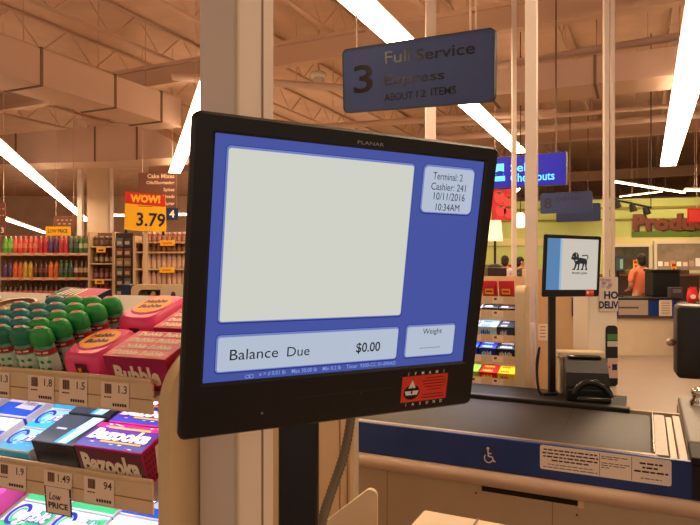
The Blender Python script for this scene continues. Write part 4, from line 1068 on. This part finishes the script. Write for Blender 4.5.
# sale sign
p = at(145, 212, 8.6); MW = T(p)
t = thing('sale_sign', 'yellow and red wow sale sign priced 3.79 standing over the end display', 'sign', MW)
q = [(-.285, -.25), (.295, -.285), (.285, .225), (-.275, .29)]
sg = MB().prism(q, -.006, .006, YELLOW, FRONT)
def lerp_q(u, v): return ((q[0][0]*(1-u)+q[1][0]*u)*(1-v)+(q[3][0]*(1-u)+q[2][0]*u)*v, (q[0][1]*(1-u)+q[1][1]*u)*(1-v)+(q[3][1]*(1-u)+q[2][1]*u)*v)
sg.sheet([lerp_q(0, .69), lerp_q(1, .69), lerp_q(1, 1), lerp_q(0, 1)], mat('sale_red', (204, 36, 26), .5), FRONT, .008)
Mt_ = R(radians(2.6), 'Y') @ FRONT
sg.text('WOW!', YELLOW, 0, .125, w=.42, h=.115, M=Mt_, z=.011, align='C', bold=.06); sg.text('3.79', DARK, .09, -.20, w=.40, h=.19, M=Mt_, z=.011, align='C', bold=.02)
sg.rect(-.1, .1, .075, .082, mat('ink_brown', (0, 0, 0)), Mt_, .009)
sg.build('card', t)
MB().box(-.03, .03, .012, .04, -p.z, .1, GONM).box(-.28, -.25, -.01, .02, -.29, -.24, BLACK2).box(.24, .27, -.01, .02, -.32, -.27, BLACK2).build('stand', t)

# end display with small jars, hanging goods, and the shelf of pale jars
def shelf_unit(label, px0, px1, Y, shelves, top):
    x0, x1 = px_x(px0, Y), px_x(px1, Y)
    t = thing('grocery_shelving', label, 'shelving', T(x0, Y, 0)); w = x1-x0
    for py in shelves:
        z = py_z(py, Y); MB().box(.03, w-.03, 0, .30, z-.025, z, GONM).build('shelf', t)
    MB().box(0, w, .30, .34, 0, py_z(top, Y), GONB).build('back_panel', t)
    MB().box(0, .03, -.02, .30, 0, py_z(top, Y), GONM).build('upright', t); MB().box(w-.03, w, -.02, .30, 0, py_z(top, Y), GONM).build('upright', t)
    MB().box(.03, w-.03, .02, .30, 0, .1, GONM).build('base', t)
    return x0, w
def jar_mesh(nm, r, h, body, lid, lab):
    b = MB().lathe([(r*.9, 0), (r, .01), (r, h*.75), (r*.8, h*.85)], mat('jar_'+nm, body, .35), 10); b.lathe([(r*1.01, h*.15), (r*1.01, h*.6)], mat('jar_label_'+nm, lab, .6), 10)
    c = MB().lathe([(r*.82, h*.85), (r*.82, h), (.003, h*1.005)], mat('jar_lid_'+nm, lid, .4), 10)
    return b.mesh('body'), c.mesh('lid')
def jars(unit, px0, px1, py, Y, n, nm, r, h, cols, adj, where, grp):
    me = jar_mesh(nm, r, h, *cols)
    for i in range(n):
        x = px_x(px0+(px1-px0)*(i+.5)/n, Y)
        t = thing('grocery_jar', '%s, %s from left, %s' % (adj, ORD[i], where), 'jar', T(x, Y+.12, py_z(py, Y)+.001), grp)
        for k, m_ in zip(('body', 'lid'), me):
            o = bpy.data.objects.new(k, m_); C.objects.link(o); o.parent = t
EY = 10.2
shelf_unit('tan end-aisle shelf unit of small dark jars beside the soda aisle', 88.5, 114.5, EY, (246, 263, 279, 293), 232)
for py, nm, adj, cols, wh in ((246, 'cocoa', 'dark brown pale-lidded jar', ((70, 40, 30), (170, 140, 110), (120, 96, 80)), 'top shelf of the end-aisle unit'),
                              (263, 'spice', 'brown pale-labelled jar', ((80, 50, 34), (90, 60, 40), (176, 150, 120)), 'second shelf of the end-aisle unit'),
                              (279, 'berry', 'plum and rose packet jar', ((110, 56, 60), (150, 90, 80), (150, 110, 120)), 'third shelf of the end-aisle unit'),
                              (293, 'cherry', 'reddish small jar', ((120, 56, 40), (150, 100, 80), (150, 80, 60)), 'fourth shelf of the end-aisle unit')):
    jars(0, 90.5, 112.5, py, EY, 4, nm, .036, .17, cols, adj, wh, 'small jars on the end-aisle unit')
for i, (px, py) in enumerate(((101, 250), (99.5, 281.5))):
    p = at(px, py, EY-.05); mb = MB().box(-.075, .075, -.004, .004, -.04, .04, YELLOW); mb.rect(-.04, .04, -.02, .01, mat('ink_brown', (0, 0, 0)), FRONT, .005)
    tag(mb.build('shelf_tag', None, T(p)), 'yellow shelf tag on the end-aisle unit, %s' % ('upper one' if i == 0 else 'lower one'), 'tag')
# strip of hanging goods
p = at(122, 262, 9.6); t = thing('hanging_display', 'dark narrow panel of hanging packets under the yellow sale sign', 'display', T(p.x, p.y, 0))
z0_, z1_ = 0, py_z(233, 9.6)
MB().box(-.10, .16, .02, .06, 0, z1_, mat('display_dark', (52, 38, 32), .6)).build('panel', t)
MB().box(-.13, -.10, -.02, .06, 0, z1_, GONM).build('upright', t)
random.seed(9)
for r_ in range(6):
    for c_ in range(2):
        col = random.choice([(84, 92, 84), (150, 120, 84), (110, 70, 50), (96, 100, 110), (60, 54, 50)])
        z = py_z(238+10*r_, 9.6)
        MB().box(-.085+c_*.12, .015+c_*.12, -.012, .015, z-.13, z, mat('packet_%d_%d_%d' % col, col, .5), .004).rect(-.07+c_*.12, .0+c_*.12, z-.10, z-.05, mat('packet_print', (186, 160, 130), .6), FRONT, .0125).build('packet', t)
PY = 9.2
shelf_unit('tan shelf unit of pale jars and bottles right of the sale sign', 133.5, 192, PY, (241.5, 251.5, 268.5, 285.5), 236)
for py, nm, adj, cols, wh, n, r, h in ((241.5, 'rose', 'rose-capped squat bottle', ((150, 84, 74), (220, 190, 180), (170, 120, 104)), 'top shelf of the pale jar unit', 10, .035, .14),
                                       (251.5, 'salt', 'brown squat light-lidded jar', ((130, 84, 64), (190, 150, 130), (160, 110, 86)), 'second shelf of the pale jar unit', 10, .035, .11),
                                       (268.5, 'milk', 'pale cream tall jar', ((206, 170, 146), (196, 150, 126), (214, 180, 160)), 'third shelf of the pale jar unit', 10, .036, .215),
                                       (285.5, 'cream', 'pale rose tall jar', ((204, 160, 140), (196, 140, 120), (210, 170, 150)), 'fourth shelf of the pale jar unit', 10, .036, .215)):
    jars(0, 139, 190, py, PY, n, nm, r, h, cols, adj, wh, 'pale jars on the shelf unit')
for i, (px, py, m_) in enumerate(((167.5, 243, YELLOW), (167, 270, YELLOW))):
    p = at(px, py, PY-.05); mb = MB().box(-.11, .11, -.004, .004, -.04, .04, m_); mb.rect(-.07, .07, -.015, .015, mat('tag_orange', (220, 140, 20), .6), FRONT, .005)
    tag(mb.build('shelf_tag', None, T(p)), 'yellow shelf tag on the pale jar unit, %s' % ('upper one' if i == 0 else 'lower one'), 'tag')
# top of the next candy rack with its rounded cream frame
p = at(158, 300, 3.0); t = thing('candy_rack', 'cream round-topped candy rack end peeking over the shelf behind the pink packs', 'rack', T(p.x, p.y, 0))
zt = py_z(284.5, 3.0); wl_, wr_ = px_x(131, 3)-p.x, px_x(178, 3)-p.x
o_ = [(wl_, 0), (wr_, 0)]+poly_arc(wr_-.03, zt-.03, .03, 0, pi/2, 5)+poly_arc(wl_+.03, zt-.03, .03, pi/2, pi, 5)
i_ = [(wl_+.035, .02), (wr_-.02, .02)]+poly_arc(wr_-.04, zt-.045, .02, 0, pi/2, 5)+poly_arc(wl_+.055, zt-.045, .02, pi/2, pi, 5)
mb = MB(); mb.loft([[(x, 0, z) for x, z in o_], [(x, .04, z) for x, z in o_], [(x, .04, z) for x, z in i_], [(x, 0, z) for x, z in i_]], TAN, None, False, close=True); mb.build('end_frame', t)
MB().box(wl_+.03, wr_-.015, .045, .06, .02, zt-.02, mat('rack_dark', (72, 50, 40), .6)).build('back_panel', t)
MB().box(wl_-.05, wl_-.004, .0, .06, 0, zt-.0, NAVY, .004).build('side_post', t)
MB().box(wl_+.036, wr_-.021, -.02, .04, zt-.085, zt-.078, TANRAIL).build('shelf', t)
for i in range(4):
    x = wl_+.065+i*.040; me = MB().lathe([(.015, 0), (.015, .03), (.010, .036), (.010, .042), (.001, .043)], mat('pot_%d' % (i % 2), [(70, 44, 36), (170, 130, 116)][i % 2], .5), 12)
    tag(me.build('candy_pot', None, T(p.x+x, p.y+.01, zt-.0775)), '%s candy pot, %s from the left inside the cream round-topped rack' % (['dark', 'pale'][i % 2], ORD[i]), 'pot', 'pots in the round-topped rack')
wr2 = px_x(188, 3)-p.x
mb = MB().prism(rrect(px_x(163, 3)-p.x, wr2, zt-.10, zt+.003, .03, 5), .0, .01, CREAM2, T(0, -.03, 0) @ FRONT)
mb.sheet(ellipse((px_x(163, 3)-p.x+wr2)/2, zt-.05, .012, .018, 12), mat('rack_dark', (0, 0, 0)), T(0, -.03, 0) @ FRONT, .0104)
mb.build('price_card', t)

# ================================================================== RIGHT BACKGROUND: PRODUCE
PW = at(650, 262, 16.5); WM = T(PW.x, PW.y, 0) @ R(radians(-14))
WX = T(0, 0, 0) @ FRONT
def wp(px, py): return ray_local(px, py, WM)
zt = wp(660, 198)[1]
wall = MB().box(-9, 9, 0, .15, 0, zt, LIME)
wl_ = struct('wall_produce', wall, WM)
BAND_ = mat('wall_band', (150, 140, 60), .7); PALE = mat('wall_pale', (226, 214, 150), .7); TRIMW = mat('trim_white', (226, 214, 186), .6)
z1_ = wp(650, 207.5)[1]; z2_ = wp(650, 219)[1]; z3_ = wp(650, 237)[1]; z4_ = wp(650, 245)[1]
struct('trim_60', MB().box(-9, 9, -.04, -.002, z1_-.03, z1_+.03, BAND_), WM)
struct('trim_61', MB().box(-9, 9, -.04, -.002, z2_-.02, z2_+.02, BAND_), WM)
struct('trim_62', MB().box(-9, 9, -.05, -.002, z4_, z3_-.0, PALE), WM)
GLASSD = mat('case_dark', (74, 70, 48), .3, noise=.4, scale=5)
CASEL = mat('case_lit', (110, 90, 66), .4, noise=.5, scale=4, emit=.25, ecol=(214, 170, 120))
def case(name, px0, px1, py0, py1, m, items):
    x0, z1 = wp(px0, py0); x1, _ = wp(px1, py0); _, z0 = wp((px0+px1)/2, py1)
    mb = MB(); mb.box(x0, x1, -.10, -.055, z0, z1, m)
    for a_, b_, c_, d_ in ((x0-.08, x0, z0-.08, z1+.08), (x1, x1+.08, z0-.08, z1+.08), (x0, x1, z1, z1+.08), (x0, x1, z0-.08, z0)): mb.box(a_, b_, -.13, -.055, c_, d_, TRIMW)
    random.seed(4)
    if items:
        n = 9
        for i in range(n):
            xx = x0+(x1-x0)*(i+.2)/n; hh = random.uniform(.10, .22)
            mb.box(xx, xx+(x1-x0)/n*.7, -.12, -.10, z0+.10, z0+.10+hh, mat('case_item_%d' % (i % 3), [(236, 224, 206), (226, 190, 160), (180, 140, 110)][i % 3], .5, emit=.3))
    return struct(name, mb, WM)
case('window_1', 614, 648, 247, 272, GLASSD, False)
case('window_2', 656, 712, 244, 270, CASEL, True)
# Produce lettering on a green board
x0, z0 = wp(632, 237.5); x1, z1 = wp(706, 217.5)
t = thing('produce_sign', 'brown produce lettering on a green strip high on the lime wall', 'sign', WM @ T(x0, -.06, z0))
MB().box(0, x1-x0+.9, -.0, .05, 0, .16, mat('sign_green', (96, 128, 44), .6)).build('board', t)
lt = MB(); wl2 = wp(700, 230)[0]-x0
RB = mat('letter_brown', (124, 66, 44), .5); RBD = mat('letter_back', (70, 40, 28), .6)
lt.text('Produce', RBD, .03, .14, h=.48, w=wl2*1.28, M=T(0, -.02, 0) @ FRONT, z=0, bold=.07); lt.text('Produce', RB, 0, .17, h=.44, w=wl2*1.26, M=T(0, -.03, 0) @ FRONT, z=.0, bold=.05)
lt.build('lettering', t)
p = at(697, 215.5, 14.8); mb = MB().box(-.22, .30, 0, .03, -.17, .17, RED); mb.rect(-.19, .27, -.14, .14, mat('red_light', (226, 70, 60), .5), FRONT, .002)
mb.rod((0, .015, .17), (0, .015, CZ-p.z), .008, JOISTM, 6)
tag(mb.build('red_sign', None, T(p)), 'plain red hanging sign over the end of the produce lettering', 'sign')
# track lights
a, b = at(612, 199, 13), at(651, 207.5, 12.2)
t = thing('track_light', 'dark track rail with spotlights hanging in front of the lime wall', 'light', T(a))
MB().rod((0, 0, 0), b-a, .022, BLACK2, 8).rod((0, 0, 0), (0, 0, CZ-a.z), .01, BLACK2, 6).rod(b-a, ((b-a).x, (b-a).y, CZ-a.z), .01, BLACK2, 6).build('rail', t)
for f in (.12, .52, .86):
    q_ = (b-a)*f; MB().rod(q_+Vector((0, 0, -.02)), q_+Vector((.03, -.03, -.16)), .055, BLACK2, 12, .075).build('spotlight', t)
# glowing lampshade
p = at(495, 231, 8.0); t = thing('table_lamp', 'glowing cream lampshade lamp beside the edge of the big screen', 'lamp', T(p))
MB().lathe([(.075, .135), (.098, -.127)], mat('shade_glow', (250, 220, 170), .6, emit=1.6, ecol=(255, 214, 150)), 20).build('lamp_shade', t)
MB().rod((0, 0, -.127), (0, 0, -.42), .016, CHOC, 8).lathe([(.10, -.47), (.10, -.44), (.02, -.42)], CHOC, 14).box(-.12, .12, -.12, .12, -p.z, -.475, CHOC).build('stand', t)
p = at(520.5, 221, 11); t = thing('pendant_lamp', 'small bright pendant lamp between the thin pole and the pinkish post', 'lamp', T(p))
MB().lathe([(.05, .14), (.10, .06), (.11, -.06), (.05, -.12)], mat('shade_white', (255, 236, 200), .6, emit=2.6, ecol=(255, 226, 176)), 16).build('lamp_shade', t)
MB().rod((0, 0, .14), (0, 0, CZ-p.z), .008, BLACK2, 6).build('cord', t)

# far checkout lane in front of the produce
FY_ = 10.0; FX0, FX1 = px_x(588, FY_), px_x(680, FY_)
t = thing('far_checkout', 'far checkout counter with a blue band and cream front, where a cashier stands', 'checkout', T(FX0, FY_, 0))
w = FX1-FX0
MB().box(0, w, 0, .7, 0, .60, CREAM).build('body', t); MB().box(-.0, w, -.03, .72, .60, .635, mat('seam_dark', (90, 64, 46), .6)).build('bumper_rail', t)
MB().box(0, w, .0, .7, .635, .90, BLUE).build('blue_front', t); MB().box(0, w, -.02, .72, .90, .925, BLACK2).build('counter_top', t)
xa = px_x(618, FY_)-FX0; xb = px_x(647, FY_)-FX0
MB().box(xa, xb, -.035, -.004, .655, .895, mat('slab_grey', (170, 152, 138), .5)).box(xa, xb-.15, -.037, -.035, .76, .79, mat('slab_dark', (90, 76, 70), .5)).build('bag_rail', t)
xa = px_x(659, FY_)-FX0; xb = px_x(671.5, FY_)-FX0
nt_ = MB().box(xa, xb, -.012, -.002, .64, .895, PAPER)
for i in range(8): nt_.rect(xa+.03, xb-.03, .67+.027*i, .678+.027*i, TAGINK, T(0, -.0125, 0) @ FRONT, .0004)
nt_.build('paper_notice', t)
def on_far(px, w): return px_x(px, FY_)
p = Vector((px_x(620, 10.3), 10.3, .926)); t = thing('register_screen', 'small dark register screen with a greenish picture at the cashier', 'monitor', T(p) @ R(radians(20)))
MB().box(-.10, .10, 0, .04, .42, .68, BLACK, .01).rect(-.085, .085, .44, .66, mat('screen_teal', (60, 84, 80), .4, emit=.35), FRONT, .0005).rect(-.0, .06, .47, .63, mat('screen_mint', (150, 180, 150), .4, emit=.3), FRONT, .001).build('screen', t)
MB().box(-.02, .02, .04, .06, 0, .6, BLACK).box(-.08, .08, .0, .12, 0, .015, BLACK).build('stand', t)
p = Vector((px_x(666, 10.4), 10.4, .926)); t = thing('cash_register', 'wide black cash register on the far checkout beside the cashier', 'register', T(p))
MB().box(-.22, .24, 0, .3, 0, .42, BLACK2, .02).build('cabinet', t); MB().box(-.24, .24, -.02, .3, .42, .46, BLACK, .01).build('top', t)
p = Vector((px_x(677, 10.1), 10.1, .926)); t = thing('card_reader', 'dark card reader box on the far checkout beside the black cash register', 'terminal', T(p))
MB().box(-.10, .10, 0, .12, .0, .17, mat('reader_grey', (66, 58, 60), .4), .01).build('housing', t); MB().rect(-.07, .07, .08, .14, mat('reader_screen', (112, 100, 110), .4), FRONT, .0005).build('screen', t)
for i, (px, col) in enumerate(((636, YELLOW), (674, YELLOW))):
    p = Vector((px_x(px, 11.9), 11.9, 0)); zz = py_z(260 if i == 0 else 263, 11.9)
    mb = MB().box(-.05, .05, 0, .01, zz-.24, zz, col).rect(-.04, .04, zz-.07, zz-.01, RED, FRONT, .001).rect(-.02, .02, zz-.19, zz-.10, mat('ink_brown', (0, 0, 0)), FRONT, .001).box(-.012, .012, .01, .03, 0, zz-.05, GREY)
    tag(mb.build('price_stand', None, T(p)), 'yellow and red price card on a stand, %s' % ('just behind the cashier head' if i == 0 else 'behind the black cash register'), 'sign')
# low dark produce cases behind the cashier and by the lamp
def produce_case(px0, px1, py0, Y, label):
    x0, x1 = px_x(px0, Y), px_x(px1, Y); z = py_z(py0, Y)
    t = thing('produce_case', label, 'case', T(x0, Y, 0)); w = x1-x0
    MB().box(0, w, 0, .6, 0, z, mat('case_brown', (62, 42, 34), .6)).build('body', t)
    MB().box(-.02, w+.02, -.03, .62, z, z+.03, mat('case_rim', (130, 92, 66), .6)).build('rim', t)
    random.seed(int(px0))
    for i in range(int(w/.34)):
        c_ = random.choice([(190, 60, 40), (210, 130, 50), (120, 120, 50), (160, 40, 40), (90, 60, 44)])
        x = .17+.34*i
        mb = MB().box(x-.14, x+.14, .04, .34, z+.031, z+.13, mat('crate_%d_%d_%d' % c_, c_, .6, noise=.3, scale=14), .012)
        mb.build('crate', t)
produce_case(611, 700, 276, 13.0, 'long low brown produce case behind the cashier, under the lime wall')
produce_case(478, 532, 270, 14.6, 'long low brown produce case behind the two people by the lampshade')
# heaps of bags at the right edge
p = Vector((px_x(705, 9.3), 9.3, 0)); t = thing('display_bin', 'dark display bin at the right edge holding bright snack bags', 'bin', T(p))
MB().box(-.24, .5, 0, .3, 0, .86, mat('bin_dark', (44, 34, 32), .6)).build('body', t)
MB().box(-.26, .52, -.03, .33, .86, .89, mat('bin_rim', (80, 62, 52), .6)).build('rim', t)
for i, (dx, dy, dz, c_, adj) in enumerate(((-.15, .08, .985, (206, 40, 40), 'red'), (.03, .08, .985, (214, 190, 180), 'silvery white'), (.20, .08, .985, (222, 96, 40), 'orange'),
                                           (-.05, .24, 1.0, (190, 50, 40), 'dark red'), (.13, .25, 1.0, (196, 44, 52), 'crimson'))):
    m_ = mat('bag_%s' % adj.replace(' ', '_'), c_, .4, noise=.15, scale=20)
    mb = MB()
    prof = [(.06, .020, -.095), (.072, .045, -.05), (.074, .05, 0), (.066, .035, .06), (.060, .006, .10), (.064, .003, .125)]
    mb.loft([[(a_*math.copysign(abs(cos(q))**.6, cos(q)), b_*math.copysign(abs(sin(q))**.8, sin(q)), z_) for q in [2*pi*j/16 for j in range(16)]] for a_, b_, z_ in prof], m_, None, True, True)
    mb.sheet(ellipse(0, 0, .04, .035, 14), mat('bag_badge', (236, 214, 190), .5), T(0, -.052, 0) @ FRONT)
    tag(mb.build('snack_bag', None, T(p.x+dx, p.y+dy, dz) @ R(.1*(i-2))), '%s snack bag standing in the dark bin at the right edge' % adj, 'snack bag')
# ------------------------------------------------------------------ people
SKIN = mat('skin', (196, 140, 110), .6, noise=.05, scale=20); HAIR = mat('hair_dark', (36, 24, 20), .6)
def skinned(verts, edges, radii, root, m, sub=2):
    me = bpy.data.meshes.new('s'); me.from_pydata(verts, edges, []); o = bpy.data.objects.new('s', me); C.objects.link(o)
    md = o.modifiers.new('k', 'SKIN'); md.use_smooth_shade = True
    for i, r in enumerate(radii):
        sv = me.skin_vertices[0].data[i]; sv.radius = (r, r) if not isinstance(r, tuple) else r; sv.use_root = (i == root)
    ms = o.modifiers.new('u', 'SUBSURF'); ms.levels = sub; ms.render_levels = sub
    bpy.context.view_layer.update()
    out = bpy.data.meshes.new_from_object(o.evaluated_get(bpy.context.evaluated_depsgraph_get()))
    vs = [v.co.copy() for v in out.vertices]; fs = [tuple(p.vertices) for p in out.polygons]
    bpy.data.objects.remove(o); return vs, fs
def person(label, M, shirt, trousers, arm=0.0, scale=1.0):
    t = thing('person', label, 'person', M @ Matrix.Scale(scale, 4))
    V = [(0, 0, .93), (0, .0, 1.10), (0, .01, 1.28), (0, .01, 1.42), (0, -.005, 1.485), (0, -.015, 1.56), (0, -.01, 1.64)]
    Rr = [(.15, .11), (.135, .10), (.155, .11), (.075, .07), .052, (.072, .088), (.066, .08)]
    E = [(i, i+1) for i in range(6)]
    arms = []
    for s in (-1, 1):
        b0 = len(V); fw = -.24-arm
        V += [(s*.165, .01, 1.375), (s*.215, .03, 1.12), (s*.15, fw, 1.04), (s*.145, fw-.07, 1.03)]; Rr += [.056, .043, .028, (.022, .034)]
        E += [(3, b0), (b0, b0+1), (b0+1, b0+2), (b0+2, b0+3)]; arms.append(b0)
    for s in (-1, 1):
        b0 = len(V); V += [(s*.09, 0, .86), (s*.10, -.01, .48), (s*.10, .02, .09), (s*.105, -.13, .035)]; Rr += [.092, .06, .04, .035]
        E += [(0, b0), (b0, b0+1), (b0+1, b0+2), (b0+2, b0+3)]
    vs, fs = skinned(V, E, Rr, 0, SKIN)
    mb = MB().add(vs, fs, SKIN, None, True)
    for s in (-1, 1):                              # fingers and thumb, ears
        hx, hy, hz = s*.145, -.31-arm, 1.03
        for j, L in enumerate((.066, .074, .070, .056)):
            xx = hx+s*(-.024+.016*j); mb.tube([(xx, hy, hz), (xx, hy-L*.45, hz-.004), (xx, hy-L*.8, hz-.02), (xx, hy-L*.9, hz-.034)], .0075, SKIN, 6)
        mb.tube([(hx-s*.028, hy+.045, hz), (hx-s*.05, hy+.02, hz-.006), (hx-s*.056, hy-.012, hz-.016)], .009, SKIN, 6)
        mb.ball((s*.074, -.005, 1.585), .010, .02, .03, SKIN, 8)
        mb.ball((s*.030, -.094, 1.600), .011, .006, .008, WHITE, 8); mb.ball((s*.030, -.099, 1.600), .005, .004, .005, DARK, 6)
    mb.ball((0, -.105, 1.57), .012, .018, .022, SKIN, 8); mb.ball((0, -.094, 1.535), .024, .008, .006, mat('lip', (170, 90, 84), .5), 8)
    mb.build('body', t)
    hr = MB().ball((0, .012, 1.625), .083, .097, .092, HAIR, 18); hr.ball((0, .045, 1.56), .076, .066, .085, HAIR, 14); hr.build('hair', t)
    V2 = [(0, 0, .90), (0, 0, 1.10), (0, .01, 1.28), (0, .01, 1.405)]; R2 = [(.168, .128), (.155, .118), (.175, .128), (.085, .08)]; E2 = [(0, 1), (1, 2), (2, 3)]
    for s in (-1, 1):
        b0 = len(V2); V2 += [(s*.17, .01, 1.37), (s*.212, .028, 1.16)]; R2 += [.072, .064]; E2 += [(3, b0), (b0, b0+1)]
    vs, fs = skinned(V2, E2, R2, 0, shirt); MB().add(vs, fs, shirt, None, True).build('shirt', t)
    V3 = [(0, 0, .92)]; R3 = [(.165, .125)]; E3 = []
    for s in (-1, 1):
        b0 = len(V3); V3 += [(s*.09, 0, .84), (s*.10, -.01, .48), (s*.10, .02, .12)]; R3 += [.105, .075, .06]; E3 += [(0, b0), (b0, b0+1), (b0+1, b0+2)]
    vs, fs = skinned(V3, E3, R3, 0, trousers); MB().add(vs, fs, trousers, None, True).build('trousers', t)
    return t
TRS = mat('trousers_dark', (40, 36, 44), .8)
person('person in a salmon orange shirt with dark hair, back turned, working at the far checkout', T(px_x(641, 11.1), 11.1, 0) @ R(radians(186)), mat('shirt_salmon', (222, 120, 84), .8, noise=.05), TRS, -.10, scale=.97)
person('person with dark hair in a pale grey shirt beside the glowing lampshade', T(px_x(505, 12.5), 12.5, 0) @ R(radians(160)), mat('shirt_grey', (196, 186, 186), .8), TRS, scale=.96)
person('person with dark hair in a dark shirt, half hidden behind the pinkish post', T(px_x(520.5, 13.5), 13.5, 0) @ R(radians(90)), mat('shirt_dark', (70, 56, 54), .8), TRS, scale=.95)
# produce tables behind them
for i, (px, Y, cs, lab) in enumerate(((500, 9.0, (190, 60, 50), 'low produce stand heaped with red goods just right of the big screen'), (522, 9.2, (150, 60, 36), 'wooden produce stand beside the slim pinkish post'))):
    p = Vector((px_x(px, Y), Y, 0)); t = thing('produce_stand', lab, 'stand', T(p))
    zz = py_z(283, Y)
    MB().box(-.26 if i == 0 else -.12, .18 if i == 0 else .14, 0, .4, 0, zz, mat('stand_wood', (130, 80, 52), .6, noise=.1)).build('body', t)
    MB().box(-.28 if i == 0 else -.13, .19 if i == 0 else .15, -.02, .42, zz, zz+.02, mat('stand_rim', (170, 120, 84), .6)).build('rim', t)
random.seed(2)
for i in range(9):
    px = 486+i*2.9; Y = 9.12+.1*(i % 3); q_ = Vector((px_x(px, Y), Y, py_z(283, 9.0)+.02+.045))
    mb = MB().ball((0, 0, 0), .045, .045, .045, mat('fruit_%d' % (i % 3), [(206, 50, 48), (226, 150, 140), (190, 40, 60)][i % 3], .35), 12); mb.rod((0, 0, .04), (.004, 0, .06), .004, CHOC, 5)
    tag(mb.build('produce_fruit', None, T(q_)), '%s round fruit, %s from the left on the low produce stand' % (['red', 'pale pink', 'crimson'][i % 3], ORD[i]), 'fruit', 'fruit on the low produce stand')
# ================================================================== LIGHT AND CAMERA
wd = bpy.data.worlds.new('world'); bpy.context.scene.world = wd; wd.use_nodes = True
bg = wd.node_tree.nodes['Background']; bg.inputs[0].default_value = lin((255, 232, 206)); bg.inputs[1].default_value = .75
cam = bpy.data.cameras.new('camera'); co = bpy.data.objects.new('camera', cam); C.objects.link(co)
co.location = CAM; co.rotation_euler = (pi/2, 0, 0)
cam.sensor_width = 36.0; cam.lens = F/700*36; cam.clip_start = .05; cam.clip_end = 200
S = bpy.context.scene; S.camera = co
S.view_settings.view_transform = 'Standard'; S.view_settings.look = 'None'
S.view_settings.exposure = 0.0; S.view_settings.gamma = 1.0
S.cycles.use_denoising = True
S.cycles.max_bounces = 8; S.cycles.diffuse_bounces = 4; S.cycles.transparent_max_bounces = 12
S.cycles.caustics_reflective = False; S.cycles.caustics_refractive = False
S.cycles.sample_clamp_indirect = 6.0
